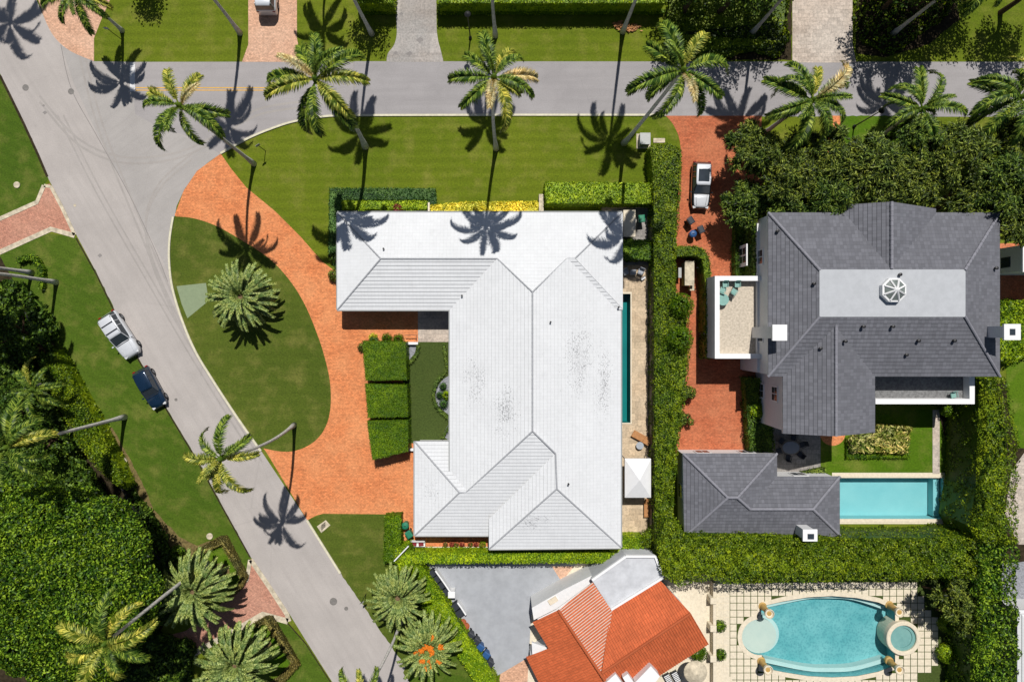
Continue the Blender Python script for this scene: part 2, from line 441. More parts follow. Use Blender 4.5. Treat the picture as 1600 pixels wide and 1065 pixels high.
M['l_olive2'] = leaf_mat('green_feather_leaf', Cf(16, 34, 8), Cf(42, 68, 20), Cf(112, 134, 54), clump=.7)
M['l_ribbon'] = leaf_mat('ribbon_leaf', Cf(50, 68, 24), Cf(74, 96, 36), Cf(98, 120, 50))
M['l_brown'] = leaf_mat('brown_hedge_leaf', Cf(44, 44, 20), Cf(84, 80, 44), Cf(122, 116, 70))
M['l_dark'] = leaf_mat('shade_leaf', Cf(30, 50, 14), Cf(50, 76, 20), Cf(92, 118, 40))
M['l_red'] = leaf_mat('maroon_leaf', Cf(70, 18, 22), Cf(110, 30, 36), Cf(140, 60, 60))
M['l_frond'] = leaf_mat('palm_frond', Cf(22, 44, 8), Cf(50, 80, 18), Cf(128, 148, 62), clump=1.2, trans=.12)
M['l_frondy'] = leaf_mat('yellow_frond', Cf(50, 70, 12), Cf(100, 114, 32), Cf(180, 178, 88), clump=1.2, trans=.12)
M['l_frondd'] = leaf_mat('dry_frond', Cf(120, 104, 66), Cf(176, 158, 112), Cf(214, 200, 160), clump=1.2)
M['l_date'] = leaf_mat('date_frond', Cf(48, 66, 24), Cf(98, 118, 58), Cf(156, 170, 108), clump=1.2, trans=.1)
M['l_bed'] = leaf_mat('bed_leaf', Cf(70, 90, 30), Cf(130, 140, 60), Cf(200, 190, 130))
# ---------------------------------------------------------------- the ground, roads, paths and lawns
def circ(cx, cy, r, a0=0, a1=360, n=32, ry=None):
    ry = ry or r
    return [(cx + r * math.cos(math.radians(a0 + (a1 - a0) * k / n)), cy - ry * math.sin(math.radians(a0 + (a1 - a0) * k / n))) for k in range(n + (abs(a1 - a0) < 359.9))]
def rect(x0, y0, x1, y1): return [(x0, y0), (x1, y0), (x1, y1), (x0, y1)]
def sheet(name, pts, z, mat, holes=(), kind='structure', label=None, cat=None):
    mb = MB()
    if name == 'lawn' or name == 'garden_soil':      # slightly ragged growing edge
        out = []
        for i in range(len(pts)):
            a, b = pts[i], pts[(i + 1) % len(pts)]; n = max(1, min(200, int(math.hypot(b[0] - a[0], b[1] - a[1]) / 6)))
            for k in range(n):
                j = 0 if k == 0 else .9
                out.append((a[0] + (b[0] - a[0]) * k / n + R.uniform(-j, j), a[1] + (b[1] - a[1]) * k / n + R.uniform(-j, j)))
        pts = out
    mb.ngon([W(x, y) + Vector((0, 0, z)) for x, y in pts], 0, [[W(x, y) + Vector((0, 0, z)) for x, y in h] for h in holes])
    o = mb.build(name, M[mat])
    if kind: o['kind'] = kind
    return o
def strip(mb, pts, width, z0, z1, mi=0):
    """a ribbon with thickness along px points (z=0 plane), width in m"""
    P = [W(x, y) for x, y in pts]; L = []; Rr = []
    for i, p in enumerate(P):
        a = P[max(i - 1, 0)]; b = P[min(i + 1, len(P) - 1)]
        d = (b - a); d.z = 0; d.normalize(); n = Vector((-d.y, d.x, 0)) * width / 2
        L.append(p + n); Rr.append(p - n)
    up = Vector((0, 0, z1)); dn = Vector((0, 0, z0))
    for i in range(len(P) - 1):
        mb.poly([Rr[i] + up, Rr[i + 1] + up, L[i + 1] + up, L[i] + up], mi)
        mb.poly([L[i] + dn, L[i] + up, L[i + 1] + up, L[i + 1] + dn], mi)
        mb.poly([Rr[i] + dn, Rr[i + 1] + dn, Rr[i + 1] + up, Rr[i] + up], mi)
    for e, s in ((0, 1), (-1, -1)):
        q = [L[e] + dn, Rr[e] + dn, Rr[e] + up, L[e] + up]
        mb.poly(q if s > 0 else q[::-1], mi)

POOL1 = rect(964, 459, 985, 660)
POOL2 = rect(1306, 746, 1474, 810)
# free-form pool: straight-ish ends, arched top and bottom
POOL3 = [(1189, 946), (1225, 938), (1262, 932), (1300, 930), (1338, 933), (1372, 940), (1398, 951), (1398, 1038), (1372, 1048),
         (1338, 1055), (1300, 1057), (1262, 1055), (1225, 1049), (1190, 1042), (1190, 1022)] + circ(1187, 994, 28, -86, -274, 18)[0:] + [(1189, 966)]
HOLES = [POOL1, POOL2, POOL3]
gm = MB()
S_ = 900.0
gm.ngon([(-S_, -S_, 0), (S_, -S_, 0), (S_, S_, 0), (-S_, S_, 0)], 0, [[W(x, y) for x, y in h] for h in HOLES])
g_ = gm.build("ground", M['lawn']); g_['kind'] = 'structure'

# diagonal road and junction
kerb_a = catmull([(345, 240), (385, 218), (420, 203), (460, 190), (510, 182), (560, 180.5)], 6) + [(800, 180), (1040, 180)]
kerb_b = catmull([(271, 339), (265.5, 375), (265, 410), (270, 450), (284, 497), (305, 547), (332, 592), (370, 650), (408, 704)], 6)
kerb_c = [(480, 812), (532, 895)]
east_edge = [(345, 240), (325, 254), (306, 270), (288, 296), (276, 322)] + kerb_b + [(480, 812), (540, 906), (590, 975), (640, 1050), (760, 1230)]
west_edge = [(650, 1270), (584, 1170), (520, 1066), (478, 1000), (447, 950), (392, 870), (345, 785), (310, 720), (262, 640), (217, 560), (184, 494), (152, 428), (121, 370), (97, 320), (76, 280), (60, 240), (37, 190), (15, 145), (0, 115), (-60, -10), (-170, -250)]
top_edge = [(-40, -250), (20, -80), (57, 0), (70, 30), (85, 58), (110, 80), (147, 96), (205, 97)]
diag = top_edge + [(205, 140), (215, 175), (245, 260 - 30)] 
road_poly = top_edge + [(211, 97), (211, 178), (260, 190), (345, 240)] + east_edge[1:] + west_edge
sheet("road", road_poly, .004, 'road')
cross = [(205, 97), (553, 96.5), (553, 181), (510, 183), (460, 191), (420, 204), (385, 220), (345, 241), (300, 215), (250, 200), (211, 178)]
sheet("road", [(95, 70), (110, 80), (147, 96), (211, 97), (211, 178), (345, 240), (325, 254), (306, 270), (288, 296), (276, 322), (266, 375), (266, 430), (240, 380), (200, 300), (150, 205), (115, 130)], .006, 'road_b')
sheet("cross_road", cross, .008, 'road2')
sheet("cross_road", [(553, 96), (1800, 97), (1800, 183), (553, 181)], .008, 'road3')
mk = MB()
for a in (rect(203, 97.5, 211, 143),): mk.poly([W(x, y) + Vector((0, 0, .014)) for x, y in a][::-1])
mk.build("road_marking", M['paint_w'])['kind'] = 'structure'
mk = MB()
for y in (137.3, 141.2):
    mk.poly([W(x, yy) + Vector((0, 0, .014)) for x, yy in rect(212, y - .8, 434, y + .8)][::-1])
mk.build("road_marking", M['paint_y'])['kind'] = 'structure'
# driveways
D1 = [(345, 240), (360, 262), (385, 293), (430, 330), (470, 370), (503, 408), (545, 440), (720, 430), (720, 820), (764, 836), (764, 862), (632, 862), (628, 803), (505, 802), (494, 805), (480, 812), (415, 704), (392, 678), (340, 595), (300, 520), (285, 430), (285, 350), (273, 336), (287, 298), (308, 267)]
sheet("driveway", D1, .012, 'orange')
island = catmull([(272, 338), (302, 341), (338, 353), (382, 378), (422, 405), (452, 437), (476, 475), (495, 520), (508, 560), (516, 600), (516, 640), (507, 670), (489, 691), (464, 703), (440, 705), (412, 700)], 5) + [(408, 704), (370, 650), (332, 592), (305, 547), (284, 497), (270, 450), (265, 410), (265.5, 375)]
sheet("lawn", island, .018, 'island')
sheet("path", [(276, 447), (322, 442), (326, 470), (293, 497), (284, 475)], .024, 'padgreen')
D2 = [(-60, 365), (0, 342), (58, 314), (69, 289), (78, 287), (95, 318), (117, 367), (107, 365), (80, 357), (0, 396), (-60, 425)]
sheet("driveway", D2, .012, 'pinkbrick')
D3 = [(392, 872), (387, 905), (360, 930), (330, 955), (290, 985), (230, 1000), (180, 1075), (240, 1120), (300, 1022), (357, 990), (412, 958), (449, 970), (447, 952)]
sheet("driveway", D3, .0165, 'pinkbrick')
em = MB()
for pl, w in (([(-60, 367), (0, 342), (58, 316), (69, 290)], .42), ([(69, 290), (80, 292), (97, 324), (117, 367)], .34), ([(-60, 422), (0, 394), (80, 358), (117, 368)], .5),
              ([(391, 874), (386, 905), (366, 923), (352, 936)], .4), ([(392, 874), (420, 915), (448, 958), (452, 970)], .45), ([(300, 1022), (330, 1005), (357, 990), (411, 959), (450, 970)], .6)):
    strip(em, pl, w, 0, .05)
em.build("kerb", M['edging'])['kind'] = 'structure'
sheet("driveway", catmull([(60, 0), (70, 30), (85, 58), (110, 80), (147, 96)], 4) + [(147, 60), (158, 32), (172, 0), (172, -80), (20, -80)], .012, 'tanbrick')
sheet("driveway", [(388, -80), (388, 70), (378, 97), (480, 97), (468, 80), (464, 60), (464, -80)], .012, 'tanbrick')
sheet("driveway", catmull([(617, -80), (617, 0), (619, 30), (620, 52), (616, 70), (606, 84), (604, 97)], 4) + catmull([(693, 97), (689, 80), (684, 60), (682, 30), (682, -80)], 4), .012, 'drive_grey')
sheet("driveway", [(1238, -80), (1238, 98), (1338, 98), (1332, 70), (1332, -80)], .012, 'coral')
sheet("driveway", catmull([(1040, 181), (1052, 195), (1062, 220), (1064, 260), (1058, 320), (1056, 420)], 4) + [(1056, 722), (1190, 722), (1190, 181)], .012, 'redbrick')
sheet("driveway", rect(1293, 181, 1313, 250), .014, 'orange')
sheet("lawn", rect(1313, 181, 1420, 240), .010, 'bright')
# western verge, private garden floor and planting strip
sheet("lawn", [(-200, -150), (-170, -250), (-60, -10), (0, 115), (15, 145), (37, 190), (60, 240), (76, 280), (69, 289), (58, 314), (0, 341), (-200, 430)], .004, 'verge')
verge = [(-100, 440), (0, 396), (75, 365), (117, 370), (152, 428), (184, 494), (217, 560), (262, 640), (310, 720), (345, 785), (392, 872), (387, 905), (345, 940), (240, 860), (130, 655), (60, 540), (0, 440)]
sheet("lawn", verge, .008, 'verge')
sheet("garden_soil", [(-300, 430), (0, 400), (20, 436), (28, 450), (66, 517), (98, 575), (132, 636), (165, 700), (200, 765), (240, 845), (262, 860), (300, 905), (240, 1000), (230, 1300), (-300, 1300)], .012, 'soil')
sheet("garden_soil", [(160, 668), (176, 668), (195, 702), (222, 752), (240, 795), (280, 838), (308, 852), (345, 838), (352, 846), (312, 868), (285, 880), (262, 862), (222, 790)], .02, 'mulch')
lawn_sq = [(300, 868), (341, 848), (374, 900), (350, 935), (290, 960)]
sheet("lawn", lawn_sq, .024, 'bright')
sheet("lawn", [(420, 962), (449, 972), (478, 1005), (560, 1130), (470, 1150), (440, 1050)], .022, 'verge')
sheet("lawn", [(340, 1012), (412, 972), (455, 1042), (420, 1066), (340, 1100)], .024, 'bright')
for c in ((345, 893, 14), (412, 1008, 13)):
    sheet("garden_soil", circ(*c), .032, 'mulch')
# lawn south-west of the house and grey court
sheet("lawn", [(480, 812), (505, 802), (602, 802), (640, 880), (780, 1090), (760, 1230), (640, 1050), (540, 906)], .010, 'island')
sheet("lawn", [(660, 960), (740, 990), (790, 1100), (700, 1160), (630, 1050)], .012, 'verge')
sheet("court", [(650, 872), (905, 872), (905, 925), (850, 1000), (836, 1022), (782, 1052), (766, 1060), (700, 960)], .014, 'court')
sheet("court", [(782, 1052), (836, 1020), (860, 1120), (760, 1180)], .016, 'tanbrick')
sheet("path", [(862, 884), (905, 884), (905, 915), (880, 912)], .018, 'tanbrick')
sheet("path", [(900, 880), (1140, 880), (1140, 1140), (820, 1140), (830, 960), (880, 905)], .020, 'cream')
# pool terrace east of the white house
sheet("patio", rect(940, 320, 1013, 850), .010, 'travertine', [POOL1])
sheet("patio", rect(955, 326, 1014, 414), .014, 'greystone')
# front walk and putting green
sheet("path", rect(653, 470, 704, 534), .018, 'coral')
sheet("putting_green", rect(630, 534, 704, 692), .022, 'turf')
# dark-roofed house: patio, lawn, path, pool surround
sheet("patio", [(1195, 660), (1282, 660), (1282, 742), (1214, 752), (1195, 745)], .014, 'greystone')
sheet("lawn", rect(1282, 640, 1500, 742), .010, 'bright')
sheet("patio", circ(1301, 676, 20, 180, 360, 16, 18)[::-1] if False else circ(1301, 676, 20, n=24), .016, 'orange')
sheet("pool_deck", rect(1300, 738, 1480, 818), .018, 'cream', [POOL2])
sheet("path", rect(1457, 640, 1468, 740), .024, 'coral')
sheet("garden_soil", [(1466, 640), (1700, 540), (1700, 1200), (1490, 1200), (1478, 820), (1480, 700)], .014, 'soil')
sheet("garden_soil", [(1056, 560), (1100, 440), (1200, 330), (1230, 700), (1165, 700), (1160, 560)], .018 - .002, 'soil') if False else None
# bottom right: paving slabs with turf joints around the free-form pool
sheet("lawn", [(1118, 900), (1500, 900), (1500, 1180), (1118, 1180)], .016, 'turf', [POOL3])
def inpoly(x, y, P):
    c = False; n = len(P); j = n - 1
    for i in range(n):
        if (P[i][1] > y) != (P[j][1] > y) and x < (P[j][0] - P[i][0]) * (y - P[i][1]) / (P[j][1] - P[i][1]) + P[i][0]: c = not c
        j = i
    return c
def grow(P, d):
    cx = sum(p[0] for p in P) / len(P); cy = sum(p[1] for p in P) / len(P)
    out = []; n = len(P)
    area = sum(P[i][0] * P[(i + 1) % n][1] - P[(i + 1) % n][0] * P[i][1] for i in range(n))
    s = 1 if area > 0 else -1
    for i in range(n):
        a, b, c = P[i - 1], P[i], P[(i + 1) % n]
        v = Vector((0, 0))
        for p, q in ((a, b), (b, c)):
            e = Vector((q[0] - p[0], q[1] - p[1]))
            if e.length > 1e-6:
                e.normalize(); v += Vector((e.y, -e.x)) * s
        if v.length > 1e-6:
            v = v / max(v.length, .5) ; 
        out.append((b[0] + v.x * d, b[1] + v.y * d))
    return out
COPE = grow(POOL3, 7)
mb = MB()
gx = [1118.5 + 10.85 * i for i in range(33)]; gy = [908.5 + 10.9 * j for j in range(17)]
for i in range(len(gx) - 1):
    for j in range(len(gy) - 1):
        x0, y0, x1, y1 = gx[i] + .55, gy[j] + .55, gx[i + 1] - .55, gy[j + 1] - .55
        cx_, cy_ = (x0 + x1) / 2, (y0 + y1) / 2
        if cx_ > 1433 and not (920 + 8 < cy_ < 1054): continue
        if cx_ > 1444 and not (953 < cy_ < 1054): continue
        if cx_ > 1456 and not (962 < cy_ < 1040): continue
        if cx_ > 1466: continue
        if inpoly(cx_, cy_, COPE) and (inpoly(cx_, cy_, POOL3) or any(inpoly(px, py, POOL3) for px, py in ((x0, y0), (x1, y1), (x0, y1), (x1, y0)))): continue
        if (cx_ - 1408) ** 2 + (cy_ - 994) ** 2 < 30 ** 2: continue
        if cx_ < 1145 and cy_ > 1030 + (cx_ - 1118) * 1.2: continue
        P = [W(a, b_) for a, b_ in rect(x0, y0, x1, y1)]
        mb.prism([(p.x, p.y) for p in P], .016, .05, 0)
mb.build("stone_paving", M['cream'])['kind'] = 'structure'
sheet("path", [(1060, 900), (1122, 905), (1122, 1030), (1150, 1070), (1200, 1180), (1050, 1180)], .026, 'cream')
# east edge of the picture
sheet("lawn", [(1570, 560), (1800, 560), (1800, 700), (1590, 700), (1575, 640)], .022, 'bright')
sheet("patio", [(1580, 735), (1605, 700), (1800, 700), (1800, 850), (1590, 850), (1570, 800)], .026, 'coral')
sheet("gravel", [(1560, 880), (1800, 860), (1800, 940), (1560, 940)], .026, 'gravel')
sheet("driveway", rect(1560, 380, 1800, 475), .02, 'redbrick')

wm = MB(); strip(wm, [(0, 118), (15, 148), (37, 193), (60, 243), (74, 276)], .24, 0, .03); strip(wm, [(119, 372), (151, 429), (183, 495), (216, 561), (261, 641), (309, 721), (344, 786), (391, 870)], .13, 0, .03); strip(wm, [(449, 972), (478, 1005), (520, 1070)], .1, 0, .03)
wm.build("verge_soil", M['soil'])['kind'] = 'structure'
# tyre marks and stains in the junction: thin worn films on the asphalt
MZ = [.0085]
def mark(pts, w, mat='tyre', z=None):
    MZ[0] += .0004; z = MZ[0]
    m_ = MB(); P = catmull(pts, 6); strip(m_, P, w, 0, z); m_.build('tyre_mark', M[mat])['kind'] = 'structure'
for o_ in (0, 9):
    mark([(62, 150 + o_), (120, 215 + o_), (190, 245 + o_), (270, 240 + o_), (330, 215 + o_), (400, 172 + o_), (480, 158 + o_)], .22)
    mark([(118 + o_, 60), (150 + o_, 190), (205 + o_, 330), (270 + o_, 480), (350 + o_, 620)], .2)
    mark([(90 + o_, 180), (150 + o_, 300), (230 + o_, 440), (300 + o_, 560), (400 + o_, 720)], .16)
    mark([(300, 240 + o_), (250, 285 + o_), (228, 340 + o_), (240, 410 + o_), (290, 520 + o_)], .2)
mark([(95, 70), (112, 140), (150, 210), (200, 300), (240, 385), (262, 440)], .07, 'tyre2')
mark([(553, 97), (553, 181)], .05, 'tyre2')
for x, y, r in ((656, 63, 5), (627, 22, 3), (640, 84, 4), (618, 83, 3), (156, 399, 3), (70, 176, 3), (68, 165, 2)):
    sheet("oil_stain", [(x + r * (1 + .3 * math.sin(k * 2.1)) * math.cos(k * math.tau / 14), y + r * .8 * (1 + .3 * math.cos(k * 1.7)) * math.sin(k * math.tau / 14)) for k in range(14)], .0145, 'tyre2')
sheet('garden_soil', [(1041, -80), (1237, -80), (1237, 94), (1041, 94)], .0045, 'soil')
sheet('garden_soil', [(1334, -80), (1480, -80), (1500, 30), (1450, 70), (1380, 90), (1338, 84)], .0045, 'soil')
# kerbs: real step
km = MB()
strip(km, kerb_a, .2, 0, .12); strip(km, kerb_b, .2, 0, .12); strip(km, kerb_c, .2, 0, .12)
km.build("kerb", M['kerb'])['kind'] = 'structure'
# ---------------------------------------------------------------- swimming pools (real basins)
def pool(name, label, outline, depth, mats, cope_out, ledge=None, cope_z=.06, cope_w=None, cope_mat='cream', wz=-.12):
    P = [W(x, y) for x, y in outline]
    c = sum(P, Vector()) / len(P)
    t = thing(name, label, 'swimming pool', (c.x, c.y, 0))
    mb = MB()
    A = [(p.x, p.y) for p in P]
    area = sum(A[i][0] * A[(i + 1) % len(A)][1] - A[(i + 1) % len(A)][0] * A[i][1] for i in range(len(A)))
    if area < 0: A = A[::-1]
    for i in range(len(A)):
        a, b = A[i], A[(i + 1) % len(A)]
        mb.poly([(b[0], b[1], -depth), (a[0], a[1], -depth), (a[0], a[1], .03), (b[0], b[1], .03)], 0)
    mb.ngon([(a[0], a[1], -depth) for a in A], 0)
    mb.build('basin', mats[0], t, world=True)
    wb = MB(); wb.ngon([(a[0], a[1], wz) for a in A]); wb.build('pool_water', mats[1], t, world=True)
    if cope_out:
        cb = MB(); O = [W(x, y) for x, y in cope_out]
        O = [(p.x, p.y) for p in O]
        cb.ngon([(p[0], p[1], cope_z) for p in O], 0, [[(a[0], a[1], cope_z) for a in A]])
        for i in range(len(O)):
            a, b = O[i], O[(i + 1) % len(O)]
            cb.poly([(a[0], a[1], 0), (b[0], b[1], 0), (b[0], b[1], cope_z), (a[0], a[1], cope_z)], 0)
        cb.build('coping', M[cope_mat], t, world=True)
    return t
M['w_lap'] = water_mat('lap_pool_water', (.55, .88, .86, 1), .05, 2.0)
M['w_aqua'] = water_mat('aqua_water', (.82, .97, .985, 1), .04, 1.6)
M['w_curved'] = water_mat('curved_pool_water', (.88, .97, .975, 1), .4, 4.5, .05)
M['w_spa'] = water_mat('spa_water', (.88, .95, .95, 1), .3, 5, .05)
M['bs_sun'] = basin_mat('sand_plaster', C(214, 216, 206), C(204, 210, 202), 3, .1)
M['bs_lap'] = basin_mat('teal_plaster', C(30, 140, 140), C(22, 128, 130), 3, .1)
M['bs_aqua'] = basin_mat('aqua_plaster', C(162, 210, 212), C(148, 202, 206), 2, .06)
M['bs_sparkle'] = basin_mat('painted_sparkle_plaster', C(84, 156, 164), C(112, 176, 182), 7.5, 1.3)  # bright flecks paint the sparkle of light into the floor colour
M['bs_shelf'] = basin_mat('pale_plaster', C(206, 226, 222), C(196, 218, 216), 3, .1)
pool('swimming_pool', 'long narrow dark teal lap pool beside the white roofed house', POOL1, 1.4, (M['bs_lap'], M['w_lap']), rect(961, 456, 987, 662))
p2 = pool('swimming_pool', 'pale aqua rectangular pool next to the slate roofed guest house', POOL2, 1.3, (M['bs_aqua'], M['w_aqua']), rect(1303, 742, 1479, 815))
st = MB(); a = W(1462, 748); b_ = W(1471.5, 808); st.prism([(a.x, b_.y), (b_.x, b_.y), (b_.x, a.y), (a.x, a.y)], -1.3, -.42)
st.build('pool_step', M['bs_aqua'], p2, world=True)
p3 = pool('swimming_pool', 'curved turquoise pool with painted sparkle, cream coping and round spa', POOL3, 1.5, (M['bs_sparkle'], M['w_curved']), COPE, cope_z=.08)
sh = MB(); sh.prism([tuple(W(x, y).xy) for x, y in circ(1187, 994, 27.6, n=36)], -1.5, -.24); sh.build('sun_shelf', M['bs_sun'], p3, world=True)
sh = MB(); sh.prism([tuple(W(x, y).xy) for x, y in circ(1191, 994, 30, -84, 84, 20)], -1.5, -.62); sh.build('pool_step', M['bs_shelf'], p3, world=True)
for i, arc in enumerate((catmull([(1192, 952), (1262, 937), (1300, 935), (1340, 938), (1388, 953)], 5), catmull([(1198, 1036), (1262, 1049), (1300, 1051), (1340, 1049), (1388, 1036)], 5))):
    bm_ = MB(); strip(bm_, arc, .42, -1.5, -.7); bm_.build('bench_ledge', M['bs_shelf'], p3, world=True)
sp = W(1408, 994)
M['spa_floor'] = basin_mat('grey_spa_plaster', C(140, 180, 176), C(126, 168, 166), 4, .3)
spt = thing('spa', 'round raised hot tub with cream rim at the east end of the curved pool', 'hot tub', (sp.x, sp.y, 0))
mb = MB(); mb.lathe((0, 0, 0), [(1.72, -1.4), (1.72, .42), (1.66, .48), (1.36, .48), (1.3, .42), (1.3, .04)], 40, 0, False); mb.build('rim', M['cream'], spt)
mb = MB(); mb.lathe((0, 0, 0), [(1.299, .24), (1.0, .23), (.98, .13), (.3, .12), (.01, .12)], 40, 0, False); mb.build('basin', M['spa_floor'], spt)
spw = MB(); spw.poly([(1.3 * math.cos(math.tau * k / 40), 1.3 * math.sin(math.tau * k / 40), .36) for k in range(40)]); spw.build('pool_water', M['w_spa'], spt)

# ---------------------------------------------------------------- roofs
def clip(poly, axis, c, keep_less):
    """clip list of xy by dot(axis) <= c (or >=)"""
    out = []; n = len(poly)
    for i in range(n):
        a, b = poly[i], poly[(i + 1) % n]
        da = a[0] * axis[0] + a[1] * axis[1] - c; db = b[0] * axis[0] + b[1] * axis[1] - c
        if not keep_less: da, db = -da, -db
        if da <= 1e-9: out.append(a)
        if (da < -1e-9 and db > 1e-9) or (da > 1e-9 and db < -1e-9):
            t = da / (da - db); out.append((a[0] + (b[0] - a[0]) * t, a[1] + (b[1] - a[1]) * t))
    return out
def plane_fit(pts, down=None):
    A = np.array([[p.x, p.y, 1] for p in pts]); z = np.array([p.z for p in pts])
    s, *_ = np.linalg.lstsq(A, z, rcond=None); return s
DIRS = {'N': (0, 1), 'S': (0, -1), 'E': (1, 0), 'W': (-1, 0)}
def ccw(P):
    a = sum(P[i][0] * P[(i + 1) % len(P)][1] - P[(i + 1) % len(P)][0] * P[i][1] for i in range(len(P)))
    return P if a > 0 else P[::-1]
def slope(mb, polys, down, fit=None, course=.36, step=.05, mi=0, mj=1, lift=0.0):
    d = DIRS.get(down, down)
    polys = [[W(*p) for p in pl] for pl in polys]
    s = plane_fit([W(*p) for p in fit] if fit else [p for pl in polys for p in pl])
    # force the fall line onto the given direction
    g = -(s[0] * d[0] + s[1] * d[1])
    k = (-g * d[0], -g * d[1])
    allp = [W(*p) for p in fit] if fit else [p for pl in polys for p in pl]
    c0 = sum(p.z - k[0] * p.x - k[1] * p.y for p in allp) / len(allp) + lift
    f = math.sqrt(1 + g * g); cs = course / f
    e = (-d[1], d[0])
    smax = max(p.x * d[0] + p.y * d[1] for pl in polys for p in pl)
    for pl in polys:
        P = ccw([(p.x, p.y) for p in pl])
        vals = [p[0] * d[0] + p[1] * d[1] for p in P]
        smin, sm = min(vals), max(vals)
        n0 = int((smax - sm) / cs); n1 = int((smax - smin) / cs) + 1
        for n in range(n0, n1 + 1):
            s1 = smax - n * cs; s0 = s1 - cs
            q = clip(clip(P, d, s1, True), d, s0, False)
            if len(q) < 3: continue
            pts = []; uv = []
            for x, y in q:
                t = (x * d[0] + y * d[1] - s0) / cs
                pts.append((x, y, c0 + k[0] * x + k[1] * y + step * t))
                uv.append((x * e[0] + y * e[1] + (.165 if n % 2 else 0), (n + 1 - t) * course))
            mb.poly(pts, mi, uv)
            on = [p for p in q if abs(p[0] * d[0] + p[1] * d[1] - s1) < 1e-5]
            if len(on) >= 2:
                a = min(on, key=lambda p: p[0] * e[0] + p[1] * e[1]); b = max(on, key=lambda p: p[0] * e[0] + p[1] * e[1])
                za = c0 + k[0] * a[0] + k[1] * a[1]; zb = c0 + k[0] * b[0] + k[1] * b[1]
                o = .012
                mb.poly([(b[0], b[1], zb + step), (a[0], a[1], za + step), (a[0] + d[0] * o, a[1] + d[1] * o, za - .01), (b[0] + d[0] * o, b[1] + d[1] * o, zb - .01)], mj)
def barrel(mb, polys, down, fit=None, pitch=.25, rise=.075, mi=0, mpan=0, lift=0.0):
    """barrel tiles: rows of half-round covers and pans running down the slope"""
    d = DIRS.get(down, down); e = (-d[1], d[0])
    polys = [[W(*p) for p in pl] for pl in polys]
    allp = [W(*p) for p in fit] if fit else [p for pl in polys for p in pl]
    s = plane_fit(allp); g = -(s[0] * d[0] + s[1] * d[1]); k = (-g * d[0], -g * d[1])
    c0 = sum(p.z - k[0] * p.x - k[1] * p.y for p in allp) / len(allp) + lift
    prof = [(0, 0), (.18, .0), (.28, .6), (.42, .95), (.59, 1), (.73, .95), (.87, .6), (.97, 0), (1, 0)]
    prof = [(0, 0), (.36, 0), (.42, .55), (.55, .95), (.68, 1), (.81, .95), (.94, .55), (1, 0)]
    for pl in polys:
        P = ccw([(p.x, p.y) for p in pl])
        us = [p[0] * e[0] + p[1] * e[1] for p in P]
        n0 = math.floor(min(us) / pitch); n1 = math.ceil(max(us) / pitch)
        for n in range(n0, n1):
            for (ta, ha), (tb, hb) in zip(prof[:-1], prof[1:]):
                ua, ub = (n + ta) * pitch, (n + tb) * pitch
                q = clip(clip(P, e, ub, True), e, ua, False)
                if len(q) < 3: continue
                pts = []; uv = []
                for x, y in q:
                    u = x * e[0] + y * e[1]; v = x * d[0] + y * d[1]; t = (u - ua) / (ub - ua)
                    pts.append((x, y, c0 + k[0] * x + k[1] * y + rise * (ha + (hb - ha) * t))); uv.append((u, v))
                mb.poly(pts, mpan if tb <= .37 else mi, uv)
def caps(mb, segs, r=.10, lift=.05, mi=0):
    for a, b in segs:
        A = W(*a); B = W(*b); A.z += lift; B.z += lift
        n = max(2, int((B - A).length / .42)); pts = []
        for i in range(n + 1): pts.append(A.lerp(B, i / n))
        for i in range(n):
            mb.tube([pts[i], pts[i + 1]], [r, r * 1.18], 8, mi, True)
def fascia(mb, outline, z, h=.22, t=.04, mi=0, soffit=True):
    P = ccw([tuple(W(x, y, z).xy) for x, y in outline])
    n = len(P)
    for i in range(n):
        a, b = P[i], P[(i + 1) % n]
        mb.poly([(a[0], a[1], z - h), (b[0], b[1], z - h), (b[0], b[1], z + .03), (a[0], a[1], z + .03)], mi)
    mb.ngon([(p[0], p[1], z - h) for p in P], mi, flip=True)
def inset(P, d):
    P = ccw(P); n = len(P); out = []
    for i in range(n):
        a, b, c = Vector(P[i - 1]), Vector(P[i]), Vector(P[(i + 1) % n])
        e1 = (b - a).normalized(); e2 = (c - b).normalized()
        n1 = Vector((-e1.y, e1.x)); n2 = Vector((-e2.y, e2.x))
        m = n1 + n2; m = m / max(m.length_squared, .2) * 2 / 2
        out.append(tuple(b + m * d * (2 / 2)))
    return out
def walls(parent, outline, z_e, z_top, over, mat, windows=True, z0=0, glassname='window', seed=1, every=3.6, winz=1.0, skip=()):
    P = inset([tuple(W(x, y, z_e).xy) for x, y in outline], over)
    mb = MB(); mb.prism(P, z0, z_top, 0); mb.build('wall', M[mat], parent, world=True)
    if not windows: return P
    n = len(P)
    for i in range(n):
        if i in skip: continue
        a, b = Vector(P[i]), Vector(P[(i + 1) % n]); L = (b - a).length
        if L < 2.4: continue
        d = (b - a) / L; nn = Vector((d.y, -d.x)); k = int(L // every) or 1
        for j in range(k):
            for lz in ([z0] if z_top - z0 < 4.5 else [z0, z0 + 3.4]):
                c = a + d * L * (j + .5) / k; ang = math.atan2(d.y, d.x)
                fm = MB(); fm.box((c.x + nn.x * .03, c.y + nn.y * .03, lz + winz + .65), (1.5, .08, 1.4), 0, ang)
                f = fm.build(glassname, M['whitetrim'], parent, world=True)
                gm_ = MB()
                for sx in (-1, 1):
                    for sz in (-1, 1):
                        gm_.box((c.x - parent.location.x + nn.x * .075 + d.x * sx * .33, c.y - parent.location.y + nn.y * .075 + d.y * sx * .33, lz + winz + .65 + sz * .31), (.58, .02, .54), 0, ang)
                gm_.build('pane', M['glass'], f)
    return P

